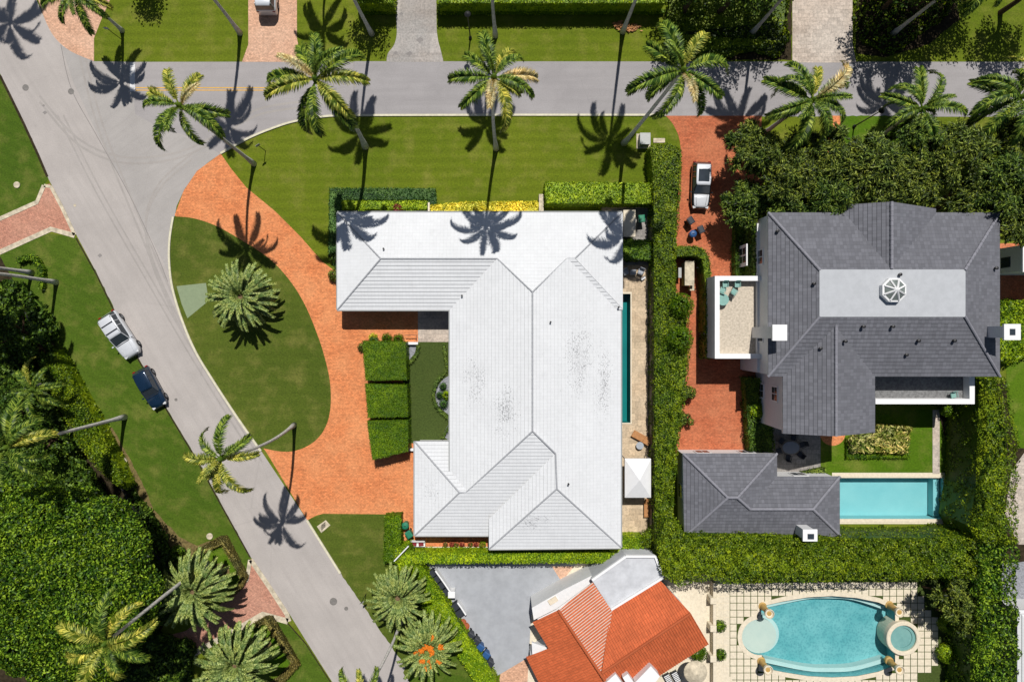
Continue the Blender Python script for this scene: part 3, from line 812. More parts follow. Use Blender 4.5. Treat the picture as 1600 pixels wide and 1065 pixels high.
# ---- the white-roofed house
e, n_, m, w, q, r_ = 3.2, 4.65, 5.8, 5.15, 2.4, 3.8
hc = W(820, 590)
mh = thing('house', 'large single storey house with white tiled hip roof, brick drive and lap pool', 'house', (hc.x, hc.y, 0))
mb = MB()
Nfit = [(527, 332, e), (972, 332, e), (595, 404, n_), (898, 404, n_), (832, 456, m)]
slope(mb, [[(527, 332, e), (972, 332, e), (898, 404, n_), (595, 404, n_)], [(777, 404, n_), (886, 404, n_), (832, 456, m)]], 'N', Nfit)
slope(mb, [[(527, 332, e), (595, 404, n_), (527, 484, e)]], 'W')
slope(mb, [[(595, 404, n_), (777, 404, n_), (702, 484, e), (527, 484, e)]], 'S')
slope(mb, [[(777, 404, n_), (832, 456, m), (832, 673, m), (728, 769, 3.75), (702, 737, e), (702, 484, e)]], 'W', [(832, 456, m), (832, 673, m), (702, 484, e), (702, 737, e), (777, 404, n_)])
Efit = [(832, 456, m), (832, 673, m), (970, 483, e), (970, 853, e)]
slope(mb, [[(832, 456, m), (886, 404, n_), (970, 483, e), (970, 763, e), (870, 763, w), (868, 708, w), (832, 673, m)], [(870, 763, w), (970, 763, e), (970, 853, e)]], 'E', Efit)
slope(mb, [[(898, 404, n_), (973, 332, e), (973, 484, e)]], 'E', lift=.01)
slope(mb, [[(884, 404, n_), (898, 404, n_), (973, 484, e), (964, 484, e)]], 'S', [(886, 404, n_), (898, 404, n_), (973, 484, e), (964, 484, e)], lift=.12)
Sfit = [(832, 673, m), (868, 708, w), (764, 836, q), (648, 836, q), (718, 769, r_)]
slope(mb, [[(728, 769, 3.75), (832, 673, m), (868, 708, w), (764, 810, 2.9), (728, 810, 2.9)], [(718, 769, r_), (728, 769, 3.75), (728, 836, q), (648, 836, q)], [(728, 810, 2.9), (764, 810, 2.9), (764, 836, q), (728, 836, q)]], 'S', Sfit)
slope(mb, [[(648, 689, q), (718, 769, r_), (648, 836, q)]], 'W')
slope(mb, [[(648, 689, q), (728, 689, q), (728, 769, r_), (718, 769, r_)]], 'N')
slope(mb, [[(868, 708, w), (870, 763, w), (764, 857, e), (764, 810, e)]], 'W', [(868, 708, w), (870, 763, w), (764, 857, e), (764, 810, e)])
slope(mb, [[(870, 763, w), (970, 855, e), (764, 857, e)]], 'S')
roof = mb.build('roof', [M['roof_w'], M['gap_w']], mh, world=True, uv=True)
mb = MB()
caps(mb, [((595, 404, n_), (777, 404, n_)), ((527, 332, e), (595, 404, n_)), ((527, 484, e), (595, 404, n_)), ((777, 404, n_), (832, 456, m)), ((886, 404, n_), (832, 456, m)),
          ((886, 404, n_), (898, 404, n_)), ((898, 404, n_), (972, 332, e)), ((898, 404, n_), (972, 483, e)), ((832, 456, m), (832, 673, m)), ((832, 673, m), (728, 769, 3.75)),
          ((728, 769, 3.75), (718, 769, r_)), ((832, 673, m), (868, 708, w)), ((868, 708, w), (870, 763, w)), ((870, 763, w), (764, 857, e)), ((870, 763, w), (970, 854, e)),
          ((648, 689, q), (718, 769, r_)), ((648, 836, q), (718, 769, r_))], .07, .04)
mb.off = None
cp = mb.build('ridge_cap', M['cap_w'], None)
cp.parent = roof; cp.location = -mh.location
mb = MB()
OUT1 = [(527, 332), (972, 332), (972, 484), (970, 484), (970, 855), (764, 857), (764, 800), (702, 800), (702, 484), (527, 484)]
fascia(mb, OUT1, e)
OUT2 = [(648, 689), (704, 689), (704, 760), (764, 760), (764, 836), (648, 836)]
fascia(mb, OUT2, q)
mb.build('fascia', M['steel'], mh, world=True)
walls(mh, OUT1, e, e - .1, .55, 'white', every=4.2, winz=.6)
walls(mh, OUT2, q, q - .1, .5, 'white', windows=False)
# gutters along the eaves, vents on the roof
for seg in (((527, 485, e), (702, 485, e)), ((702, 484, e), (702, 737, e)), ((971, 332, e), (971, 855, e)), ((527, 331, e), (972, 331, e)), ((648, 837, q), (764, 837, q)), ((647, 689, q), (647, 836, q)), ((526.5, 332, e), (526.5, 484, e)), ((764, 858, e), (970, 856, e))):
    g = MB(); g.tube([W(*seg[0]), W(*seg[1])], .075, 6); g.build('gutter', M['aluminium'], mh, world=True)
for x, y, z in ((722, 462, 3.6), (860, 503, 5.3), (888, 755, 4.9), (966, 480, 3.4), (600, 389, 4.4)):
    p = W(x, y, z); v = MB(); v.lathe((p.x, p.y, z - .1), [(.06, 0), (.06, .38), (.09, .39), (.09, .45)], 10); v.build('roof_vent', M['dark'], mh, world=True)

# ---- the slate-roofed house
e, d_ = 7.2, 9.0
hc = W(1360, 460)
dh = thing('house', 'two storey house with dark slate roof, white membrane deck and octagonal skylight', 'house', (hc.x, hc.y, 0))
mb = MB()
slope(mb, [[(1200, 332, e), (1562, 332, e), (1507, 422, d_), (1281, 422, d_)]], 'N', step=.035)
slope(mb, [[(1200, 332, e), (1281, 422, d_), (1281, 494, d_), (1200, 588, e)]], 'W', step=.035)
slope(mb, [[(1562, 332, e), (1562, 588, e), (1507, 494, d_), (1507, 422, d_)]], 'E', step=.035)
slope(mb, [[(1200, 588, e), (1562, 588, e), (1507, 494, d_), (1281, 494, d_)]], 'S', step=.035)
slope(mb, [[(1393, 428, d_), (1393, 315, d_), (1320, 320, e), (1320, 428, e)]], 'W', [(1393, 428, 8.98), (1393, 315, 8.98), (1320, 320, 7.2), (1318, 428, 7.2)], step=.035)
slope(mb, [[(1393, 428, d_), (1393, 315, d_), (1462, 326, e), (1462, 428, e)]], 'E', [(1393, 428, 8.98), (1393, 315, 8.98), (1462, 326, 7.2), (1464, 428, 7.2)], step=.035)
slope(mb, [[(1307, 500, 8.7), (1306, 681, 8.6), (1223, 677, e), (1223, 500, e)]], 'W', [(1306, 500, 8.7), (1306, 681, 8.7), (1223, 677, e), (1223, 500, e)], step=.035)
slope(mb, [[(1307, 500, 8.7), (1306, 681, 8.6), (1367, 675, e), (1367, 500, e)]], 'E', [(1306, 500, 8.7), (1306, 681, 8.7), (1367, 677, e), (1367, 500, e)], step=.035)
droof = mb.build('roof', [M['roof_d'], M['gap_d']], dh, world=True, uv=True)
mb = MB()
caps(mb, [((1200, 332, e), (1281, 422, d_)), ((1562, 332, e), (1507, 422, d_)), ((1200, 588, e), (1281, 494, d_)), ((1562, 588, e), (1507, 494, d_)), ((1393, 315, d_), (1393, 420, d_)), ((1306, 508, 8.72), (1306, 681, 8.7))], .12, .05)
cp = mb.build('ridge_cap', M['cap_d'], None); cp.parent = droof; cp.location = -dh.location
mb = MB(); P = [W(x, y, d_) for x, y in rect(1280, 421, 1508, 495)]
mb.prism([(p.x, p.y) for p in P], 8.5, 9.05); mb.build('roof_deck', M['deckroof'], dh, world=True)
mb = MB()
OD = [(1200, 332), (1562, 332), (1562, 588), (1200, 588)]
fascia(mb, OD, e); fascia(mb, [(1223, 560), (1367, 560), (1367, 676), (1223, 677)], e - .01); fascia(mb, [(1320, 321), (1462, 326), (1462, 400), (1320, 400)], e - .012)
mb.build('fascia', M['whitetrim'], dh, world=True)
# gables
for (x0, xm, x1, y, zr) in ((1223, 1306, 1367, 674, 8.65), (1322, 1393, 1460, 324, 8.95)):
    A, B_, C_ = W(x0 + 3, y, e), W(x1 - 3, y, e), W(xm, y, zr)
    A.y = B_.y = C_.y = W(xm, y, e).y * .985
    mb = MB(); mb.poly([A, B_, C_] if y > 500 else [B_, A, C_])
    mb.build('gable', M['white'], dh, world=True)
walls(dh, OD, e, e - .1, .35, 'white', every=5, winz=.9)
walls(dh, [(1223, 560), (1367, 560), (1367, 676), (1223, 677)], e - .01, e - .12, .4, 'white', every=3.4, winz=.9)
walls(dh, [(1320, 323), (1462, 328), (1462, 400), (1320, 400)], e - .01, e - .12, .35, 'white', windows=False)
# white ledge band at first-floor level on the west side
mb = MB(); a = W(1183, 349, 4.6); b_ = W(1212, 581, 4.6); mb.prism([(a.x, b_.y), (b_.x + .5, b_.y), (b_.x + .5, a.y), (a.x, a.y)], 0, 4.6)
mb.build('side_wing', M['white'], dh, world=True)
# ground-floor window on the dark planted wall
a = W(1165, 400, 1.8)
f = MB(); f.box((W(1183, 349, 4.6).x - .42, a.y, 1.75), (.12, 2.1, 2.7)); fo = f.build('window', M['whitetrim'], dh, world=True)
f = MB()
for sy in (-.4, .4):
    for sz in (-.32, .32): f.box((W(1183, 349, 4.6).x - .49 - dh.location.x, a.y + sy - dh.location.y, 2.05 + sz * 1.5), (.03, .62, .8))
f.build('pane', M['glass'], fo)
# roof terraces with white parapets
def terrace(label_part, x0, y0, x1, y1, zf, zp, wpx, floor_mat, sides, open_=()):
    mb = MB(); A = W(x0, y0, zp); B_ = W(x1, y1, zp)
    mb.prism([(A.x, B_.y), (B_.x, B_.y), (B_.x, A.y), (A.x, A.y)], 0, zf); mb.build(label_part, M['white'], dh, world=True)
    fm = MB(); fm.ngon([(A.x + .1, B_.y + .1, zf + .006), (B_.x - .05, B_.y + .1, zf + .006), (B_.x - .05, A.y - .1, zf + .006), (A.x + .1, A.y - .1, zf + .006)])
    fm.build('terrace_floor', M[floor_mat], dh, world=True)
    t = wpx * (H - zp) / F
    pm = MB()
    if 'W' in sides: pm.box((A.x + t / 2, (A.y + B_.y) / 2, (zf + zp) / 2), (t, A.y - B_.y, zp - zf + .002))
    if 'N' in sides: pm.box(((A.x + B_.x) / 2 + t / 2, A.y - t / 2, (zf + zp) / 2 - .004), (B_.x - A.x - t, t, zp - zf))
    if 'S' in sides: pm.box(((A.x + B_.x) / 2 + t / 2, B_.y + t / 2, (zf + zp) / 2 - .004), (B_.x - A.x - t, t, zp - zf))
    if 'E' in sides: pm.box((B_.x - t / 2, (A.y + B_.y) / 2 + t / 2, (zf + zp) / 2), (t, A.y - B_.y - t, zp - zf + .004))
    pm.build('parapet', M['whitetrim'], dh, world=True)
terrace('terrace_wing', 1117, 431, 1196, 560, 4.2, 5.1, 7.5, 'terrace', 'WNS')
terrace('terrace_wing', 1360, 580, 1523, 631, 4.5, 5.4, 8, 'terrace_g', 'SE')
# chimneys
def chimney(label_x, xb, yb, x0, x1, y0, y1, ztop, zb, opening):
    c = W((x0 + x1) / 2, (y0 + y1) / 2, ztop); wdt = (x1 - x0) * (H - ztop) / F; dp = (y1 - y0) * (H - ztop) / F
    mb = MB(); mb.box((c.x, c.y, (zb + ztop) / 2 - .1), (wdt * .74, dp * .74, ztop - zb - .2)); o = mb.build('chimney', M['white'], dh, world=True)
    mb = MB(); mb.box((c.x - dh.location.x, c.y - dh.location.y, ztop - .11), (wdt, dp, .22)); mb.build('chimney_cap', M['whitetrim'], o)
    if opening:
        mb = MB(); mb.box((c.x - dh.location.x, c.y - dh.location.y, ztop + .012), (wdt * .34, dp * .4, .02)); mb.build('flue', M['glass'], o)
chimney(0, 0, 0, 1207, 1230, 507, 532, 9.6, 0, False)
chimney(0, 0, 0, 1569, 1595, 506, 531, 10.2, 0, True)
# skylight
c = W(1398, 453, 9.6)
mb = MB(); R8 = 1.12; n8 = 8
ring = lambda r, z, o=math.pi / 8: [(c.x + r * math.cos(math.tau * k / 8 + o), c.y + r * math.sin(math.tau * k / 8 + o), z) for k in range(8)]
mb.rings([ring(R8, 9.05), ring(R8, 9.55), ring(R8 * .86, 9.60)], 0, False); sk = mb.build('skylight', M['whitetrim'], dh, world=True)
mb = MB(); gl = ring(R8 * .88, 9.57)
for k in range(8): mb.poly([gl[k], gl[(k + 1) % 8], (c.x, c.y, 10.0)])
mb.v = [(v[0] - dh.location.x, v[1] - dh.location.y, v[2]) for v in mb.v]; mb.build('pane', M['skyglass'], sk)
mb = MB()
for k in range(8): mb.tube([Vector(gl[k]) + Vector((0, 0, .04)), Vector((c.x, c.y, 10.05))], .085, 4)
mb.v = [(v[0] - dh.location.x, v[1] - dh.location.y, v[2]) for v in mb.v]; mb.build('glazing_bar', M['whitetrim'], sk)
for x, y, z in ((1348, 510, 8.9), (1394, 510, 8.9), (1434, 532, 8.4), (1490, 532, 8.4), (1320, 533, 8.7), (1281, 544, 8.3), (1271, 443, 8.9), (1555, 419, 7.6), (1214, 361, 7.6), (1415, 554, 7.9), (1405, 429, 9.1)):
    p = W(x, y, z); v = MB(); v.lathe((p.x, p.y, z - .3), [(.1, 0), (.1, .45), (.15, .46), (.15, .56), (.02, .6)], 10); v.build('roof_vent', M['dark'], dh, world=True)

# ---- slate-roofed guest house
e, r1, r2 = 3.2, 4.75, 4.25
hc = W(1180, 780)
gh = thing('guest_house', 'small single storey guest house with dark slate hip roof by the aqua pool', 'house', (hc.x, hc.y, 0))
mb = MB()
slope(mb, [[(1067, 708, e), (1214, 708, e), (1152, 777, r1), (1137, 777, r1)]], 'N', step=.035)
slope(mb, [[(1067, 708, e), (1137, 777, r1), (1069, 838, e)]], 'W', step=.035)
slope(mb, [[(1214, 708, e), (1214, 760, e), (1172, 795, r2), (1152, 777, r1)]], 'E', [(1214, 708, e), (1214, 745, e), (1152, 777, r1)], step=.035)
slope(mb, [[(1172, 795, r2), (1270, 795, r2), (1312, 744, e), (1200, 744, e)]], 'N', [(1172, 795, r2), (1270, 795, r2), (1312, 744, e), (1214, 744, e)], step=.035, lift=.01)
slope(mb, [[(1312, 744, e), (1312, 833, e), (1270, 795, r2)]], 'E', step=.035)
slope(mb, [[(1069, 838, e), (1137, 777, r1), (1152, 777, r1), (1172, 795, r2), (1172, 838, e)], [(1172, 795, r2), (1270, 795, r2), (1312, 833, e), (1310, 838, e), (1172, 838, e)]], 'S', [(1069, 838, e), (1137, 777, r1), (1172, 795, r2), (1270, 795, r2), (1312, 838, e)], step=.035)
groof = mb.build('roof', [M['roof_d'], M['gap_d']], gh, world=True, uv=True)
mb = MB(); caps(mb, [((1067, 708, e), (1137, 777, r1)), ((1069, 838, e), (1137, 777, r1)), ((1137, 777, r1), (1152, 777, r1)), ((1214, 708, e), (1152, 777, r1)), ((1152, 777, r1), (1172, 795, r2)), ((1172, 795, r2), (1270, 795, r2)), ((1270, 795, r2), (1312, 744, e)), ((1270, 795, r2), (1312, 836, e))], .12, .05)
cp = mb.build('ridge_cap', M['cap_d'], None); cp.parent = groof; cp.location = -gh.location
OG = [(1067, 708), (1214, 708), (1214, 744), (1312, 744), (1312, 838), (1069, 838)]
mb = MB(); fascia(mb, OG, e); mb.build('fascia', M['whitetrim'], gh, world=True)
walls(gh, OG, e, e - .1, .4, 'white', every=4, winz=.8)
c = W(1266, 836, 5.6); mb = MB(); mb.box((c.x, c.y, 2.7), (1.0, .9, 5.4), 0); ch = mb.build('chimney', M['white'], gh, world=True)
lx, ly = c.x - gh.location.x, c.y - gh.location.y
mb = MB(); mb.box((lx, ly, 5.5), (1.35, 1.1, .18)); mb.build('chimney_cap', M['whitetrim'], ch)
mb = MB(); mb.box((lx + .05, ly - .1, 5.61), (.6, .5, .03)); mb.build('flue', M['glass'], ch)

# ---- red-roofed house
e, rr = 3.6, 5.0
hc = W(960, 990)
rh = thing('house', 'house with orange red barrel tile roof turned at an angle', 'house', (hc.x, hc.y, 0))
def dirpx(a, b):
    v = Vector((b[0] - a[0], -(b[1] - a[1]))); v.normalize(); return (v.x, v.y)
nd = dirpx((940, 1048), (894, 972)); nd = dirpx((0, 0), (-31, -52.)); nd = (nd[0], nd[1])
sdn = (-nd[0], -nd[1])
mb = MB()
wdir = (-nd[1], nd[0]) if -nd[1] < 0 else (nd[1], -nd[0])
# east block: ridge (940,1050)-(1079,957)
barrel(mb, [[(954, 950, e + .25), (1031, 905, e), (1079, 957, rr), (940, 1050, rr)]], nd, [(954, 950, e + .3), (1031, 905, e), (1079, 957, rr), (940, 1050, rr)])
barrel(mb, [[(940, 1050, rr), (1079, 957, rr), (1107, 1005, e), (1000, 1075, e), (950, 1110, e)]], sdn, [(940, 1050, rr), (1079, 957, rr), (1107, 1005, e), (960, 1100, e)])
# striped facet with white mortar pans
sd_ = dirpx((906, 1000), (952, 970))
barrel(mb, [[(872, 952, 4.6), (925, 906, e), (957, 955, e + .5), (953, 985, e + .9), (945, 1062, 4.9)]], sd_, [(872, 952, 4.7), (945, 1062, 4.9), (925, 906, e + .35), (957, 955, e + .35)], mpan=1, lift=.0)
# west facet
wd = (-sd_[0], -sd_[1])
barrel(mb, [[(872, 952, 4.7), (945, 1062, 4.9), (975, 1110, 4.9), (905, 1150, e), (857, 1012, e), (832, 971, e)], [(857, 1012, e), (905, 1150, e - .2), (860, 1110, e), (822, 1032, e)]], wd, [(872, 952, 4.7), (945, 1062, 4.9), (832, 971, e), (872, 1040, e)])
rro = mb.build('roof', [M['barrel'], M['mortar']], rh, world=True, uv=True)
mb = MB(); caps(mb, [((940, 1050, rr), (1079, 957, rr)), ((872, 952, 4.7), (945, 1062, 4.95))], .13, .1); 
cp = mb.build('ridge_cap', M['barrel'], None); cp.parent = rro; cp.location = -rh.location
mb = MB(); fl = [(925, 906), (978, 869), (1024, 869), (1036, 902), (955, 952)]
P = [tuple(W(x, y, 3.9).xy) for x, y in fl]
mb.prism(P, 0, 3.9); mb.build('flat_roof', M['flat_w'], rh, world=True)
mb = MB()
P3_ = [W(x, y, 4.1) for x, y in fl]
for i in range(4):
    a, b_ = P3_[i], P3_[i + 1]; d2 = (b_ - a); L = d2.length
    mb.box(((a.x + b_.x) / 2, (a.y + b_.y) / 2, 3.98), (L, .22, .3 - .004 * i), 0, math.atan2(d2.y, d2.x))
mb.build('parapet', M['whitetrim'], rh, world=True)
OW = [(836, 972), (872, 955), (925, 908), (955, 952), (1031, 907), (1079, 958), (1105, 1005), (1000, 1072), (905, 1140), (862, 1095), (826, 1034), (860, 1012)]
P = inset([tuple(W(x, y, e).xy) for x, y in OW], .3)
mb = MB(); mb.prism(P, 0, 2.3); mb.build('wall', M['white'], rh, world=True)
# white porch on the north-west side
mb = MB(); P = [tuple(W(x, y, 3.0).xy) for x, y in [(831, 949), (880, 921), (924, 899), (928, 907), (870, 950), (834, 968)]]
mb.prism(P, 0, 3.0); mb.build('porch', M['white'], rh, world=True)
mb = MB(); a = W(842, 952, 3.1); mb.box((W(864, 938, 3.1).x, W(864, 938, 3.1).y, 3.06), (.9, .5, .12), 0, .55); mb.build('roof_hatch', M['cream'], rh, world=True)
mb = MB(); P = [tuple(W(x, y, 2.8).xy) for x, y in [(831, 1003), (852, 1010), (860, 1014), (832, 1030)]]
mb.prism(P, 2.5, 2.8); mb.build('door_canopy', M['white'], rh, world=True)
for k, pts in enumerate(([(944, 1068), (962, 1052), (985, 1085), (965, 1100)], [(973, 1058), (981, 1052), (1000, 1080), (990, 1086)], [(992, 1066), (1017, 1040), (1031, 1056), (1010, 1085)])):
    mb = MB(); P = [tuple(W(x, y, 5.1).xy) for x, y in pts]; mb.prism(P, 3.4, 5.1 - .01 * k); mb.build('dormer', M['whitetrim'], rh, world=True)
# neighbour's buildings at the east edge
nb = thing('house', 'white tiled roof corner of a building at the bottom right edge', 'house', (*W(1640, 1000).xy, 0))
mb = MB(); slope(mb, [[(1589, 952, 3.4), (1760, 952, 3.4), (1760, 1020, 5), (1650, 1020, 5)]], 'N'); slope(mb, [[(1589, 952, 3.4), (1650, 1020, 5), (1650, 1150, 5), (1589, 1200, 3.4)]], 'W', [(1589, 952, 3.4), (1650, 1020, 5), (1650, 1150, 5), (1589, 1200, 3.4)])
mb.build('roof', [M['roof_w'], M['gap_w']], nb, world=True, uv=True)
mb = MB(); P = [tuple(W(x, y, 3.3).xy) for x, y in rect(1593, 956, 1760, 1195)]; mb.prism(P, 0, 3.3); mb.build('wall', M['white'], nb, world=True)
nb = thing('house', 'white walled building corner right of the slate roofed house', 'house', (*W(1640, 410).xy, 0))
mb = MB(); P = [tuple(W(x, y, 5.5).xy) for x, y in rect(1597, 378, 1760, 425)]; mb.prism(P, 5.3, 5.6); mb.build('roof', M['whitetrim'], nb, world=True)
mb = MB(); P = [tuple(W(x, y, 5.3).xy) for x, y in rect(1600, 382, 1750, 423)]; mb.prism(P, 0, 5.3); mb.build('wall', M['white'], nb, world=True)
mb = MB(); c = W(1590, 410, 3); mb.box((W(1600, 382, 5.3).x - .03, c.y, 3), (.06, 1.0, 1.2)); mb.build('window', M['glass'], nb, world=True)
# ---------------------------------------------------------------- foliage
RG = np.random.default_rng(11)
class NPM:
    def __init__(s): s.V = []; s.Q = []; s.Mi = []; s.n = 0
    def add(s, v, q, mi=0):
        s.V.append(np.asarray(v, float)); s.Q.append(np.asarray(q, int) + s.n); s.Mi.append(np.full(len(q), mi)); s.n += len(v)
    def build(s, name, mats, parent=None, loc=None):
        v = np.concatenate(s.V); q = np.concatenate(s.Q); mi = np.concatenate(s.Mi)
        if loc is not None: v = v - np.array(loc)
        me = bpy.data.meshes.new(name)
        me.vertices.add(len(v)); me.vertices.foreach_set('co', v.astype(np.float32).ravel())
        me.loops.add(q.size); me.loops.foreach_set('vertex_index', q.astype(np.int32).ravel())
        me.polygons.add(len(q)); me.polygons.foreach_set('loop_start', np.arange(0, q.size, 4, dtype=np.int32)); me.polygons.foreach_set('loop_total', np.full(len(q), 4, np.int32))
        for m in (mats if isinstance(mats, (list, tuple)) else [mats]): me.materials.append(m)
        me.polygons.foreach_set('material_index', mi.astype(np.int32))
        me.update(calc_edges=True); me.validate()
        return link(bpy.data.objects.new(name, me), parent)
def unit(a): return a / np.maximum(np.linalg.norm(a, axis=-1, keepdims=True), 1e-9)
def leaves(m, p, n, ln, wd, mi=0, jitter=.6, axis=None, vs=.35):
    """rhomboid leaf at each point p, facing n, length ln, width wd"""
    N = len(p)
    if N == 0: return
    n = unit(n + RG.normal(0, jitter, (N, 3)))
    r = RG.normal(0, 1, (N, 3)) if axis is None else axis + RG.normal(0, .35, (N, 3))
    t = unit(r - (r * n).sum(1, keepdims=True) * n); b = np.cross(n, t)
    sc = (1 + RG.uniform(-vs, vs, (N, 1)))
    L = ln * sc / 2; Wd = wd * sc / 2
    v = np.stack([p - t * L, p + b * Wd + n * Wd * .3, p + t * L - n * L * .25, p - b * Wd + n * Wd * .3], 1).reshape(-1, 3)
    m.add(v, np.arange(4 * N).reshape(-1, 4), mi)
def wob(x, y, s=1.0, seed=0.0):
    return (np.sin(x * 1.3 * s + seed) * np.cos(y * 1.7 * s + seed * 2) + .6 * np.sin(x * 3.1 * s + y * 2.3 * s + seed) + .4 * np.sin(y * 5.3 * s - x * 4.1 * s)) / 2
def inpoly_np(x, y, P):
    c = np.zeros(len(x), bool); n = len(P); j = n - 1
    for i in range(n):
        xi, yi = P[i]; xj, yj = P[j]
        dy = (yj - yi) or 1e-12
        c ^= ((yi > y) != (yj > y)) & (x < (xj - xi) * (y - yi) / dy + xi)
        j = i
    return c
def hedge(name, label, cat, px, h, mat, leaf=(.15, .1), dens=120, lump=.12, group=None, z0=0.0, side=60, rnd=.0, jit=.55, ws=1.0, kind=None, gaps=.0):
    if mat in ('l_box', 'l_lime', 'l_hedge') and jit == .55: jit = .4
    P = ccw([tuple(W(x, y, h).xy) for x, y in px]); m = NPM(); n = len(P)
    xs = [p[0] for p in P]; ys = [p[1] for p in P]
    # core: slightly smaller solid
    I = inset(P, .12); zc = h - .14 - lump - gaps
    v = []; q = []
    for i in range(n):
        a, b = I[i], I[(i + 1) % n]; k = len(v)
        v += [(a[0], a[1], z0), (b[0], b[1], z0), (b[0], b[1], zc), (a[0], a[1], zc)]; q.append((k, k + 1, k + 2, k + 3))
    for t in geometry.tessellate_polygon([[Vector((p[0], p[1], 0)) for p in I]]):
        k = len(v); v += [(I[i][0], I[i][1], zc) for i in t] + [(I[t[2]][0], I[t[2]][1], zc)]; q.append((k, k + 1, k + 2, k + 3))
        # degenerate quad split: use midpoint of last edge
        mx = ((I[t[0]][0] + I[t[2]][0]) / 2, (I[t[0]][1] + I[t[2]][1]) / 2, zc); v[-1] = mx
    m.add(v, q)
    area = (max(xs) - min(xs)) * (max(ys) - min(ys)); N = int(area * dens)
    x = RG.uniform(min(xs), max(xs), N); y = RG.uniform(min(ys), max(ys), N); k = inpoly_np(x, y, P); x = x[k]; y = y[k]
    sd_ = RG.uniform(0, 9)
    lum = wob(x, y, ws, sd_) * lump
    z = h + lum + RG.uniform(-.16, .04, len(x))
    if gaps:
        g_n = wob(x * 1.9 + 3, y * 2.3, 1.0, sd_ + 2) + .35 * np.sin(x * 7.7 + y * 3) 
        z -= gaps * np.clip((-.42 - g_n) * 4, 0, 1)
    # edges roll off
    dist = np.full(len(x), 9.0)
    for i in range(n):
        a = np.array(P[i]); b = np.array(P[(i + 1) % n]); d = b - a; L = np.hypot(*d) or 1; d = d / L
        rel = np.stack([x - a[0], y - a[1]], 1); t = np.clip(rel @ d, 0, L); dd = np.hypot(rel[:, 0] - t * d[0], rel[:, 1] - t * d[1]); dist = np.minimum(dist, dd)
    if rnd > 0: z -= np.clip(1 - dist / rnd, 0, 1) ** 2 * rnd * .7
    gx = (wob(x + .1, y, ws, sd_) - wob(x - .1, y, ws, sd_)) * lump / .2; gy = (wob(x, y + .1, ws, sd_) - wob(x, y - .1, ws, sd_)) * lump / .2
    leaves(m, np.stack([x, y, z], 1), np.stack([-gx, -gy, np.ones(len(x))], 1), leaf[0], leaf[1], 0, jit)
    for i in range(n):
        a = np.array(P[i]); b = np.array(P[(i + 1) % n]); d = b - a; L = np.hypot(*d)
        N = int(L * (h - z0) * side); t = RG.uniform(0, 1, N); zz = RG.uniform(z0, h, N); nn = np.array([d[1], -d[0]]) / (L or 1)
        off = wob(t * L, zz, 1.2, i) * lump * .8 + RG.uniform(-.12, .05, N)
        p = np.stack([a[0] + d[0] * t + nn[0] * off, a[1] + d[1] * t + nn[1] * off, zz], 1)
        leaves(m, p, np.tile([nn[0], nn[1], .3], (N, 1)), leaf[0], leaf[1], 0, jit)
    c = (sum(xs) / n, sum(ys) / n, z0)
    o = m.build(name, M[mat], None, c); o.location = c
    tag(o, label, cat, group, kind)
    return o
def ball(m, c, r, dens, ln, wd, zr=None, mi=0, jit=.5, up=-.3, core=True, axis_down=False):
    zr = zr or r; N = int(4 * math.pi * r * r * dens)
    d = unit(RG.normal(0, 1, (N, 3))); d = d[d[:, 2] > up]
    rr = 1 + RG.uniform(-.16, .07, (len(d), 1)) + .07 * np.sin(d[:, :1] * 7 + c[0]) * np.cos(d[:, 1:2] * 6 + c[1])
    p = np.array(c) + d * rr * np.array([r, r, zr])
    leaves(m, p, d + np.array([0, 0, .25]), ln, wd, mi, jit, axis=(d * np.array([1, 1, .1]) + np.array([0, 0, -.35])) if axis_down else None)
    if core:
        a = []; q = []; n1, n2 = 8, 5
        for j in range(n2 + 1):
            th = math.pi * j / n2
            for i in range(n1): a.append((c[0] + .8 * r * math.sin(th) * math.cos(math.tau * i / n1), c[1] + .8 * r * math.sin(th) * math.sin(math.tau * i / n1), c[2] + .8 * zr * math.cos(th)))
        for j in range(1, n2 - 1):
            for i in range(n1): q.append((j * n1 + i, (j + 1) * n1 + i, (j + 1) * n1 + (i + 1) % n1, j * n1 + (i + 1) % n1))
        m.add(a, q, mi)
def shrub(label, px, py, rpx, h, mat='l_hedge', leaf=(.13, .08), dens=130, name='shrub', cat='shrub', group=None, z0=0.0, lobes=0, jit=.5):
    c = W(px, py, h * .6); r = rpx * (H - h * .6) / F; m = NPM()
    if lobes:
        for k in range(lobes):
            a = R.uniform(0, math.tau); q = r * R.uniform(.2, .7)
            ball(m, (q * math.cos(a), q * math.sin(a), h * R.uniform(.45, .75)), r * R.uniform(.35, .5), dens, *leaf, jit=jit)
    else: ball(m, (0, 0, h * .5), r, dens, *leaf, zr=h * .5, jit=jit, up=-.6)
    t = thing(name, label, cat, (c.x, c.y, z0), 0, group)
    m.build('foliage', M[mat], t)
    mb = MB(); mb.tube([(0, 0, 0), (.02, 0, h * .5)], [.05, .03], 6); mb.build('stem', M['bark'], t)
    return t
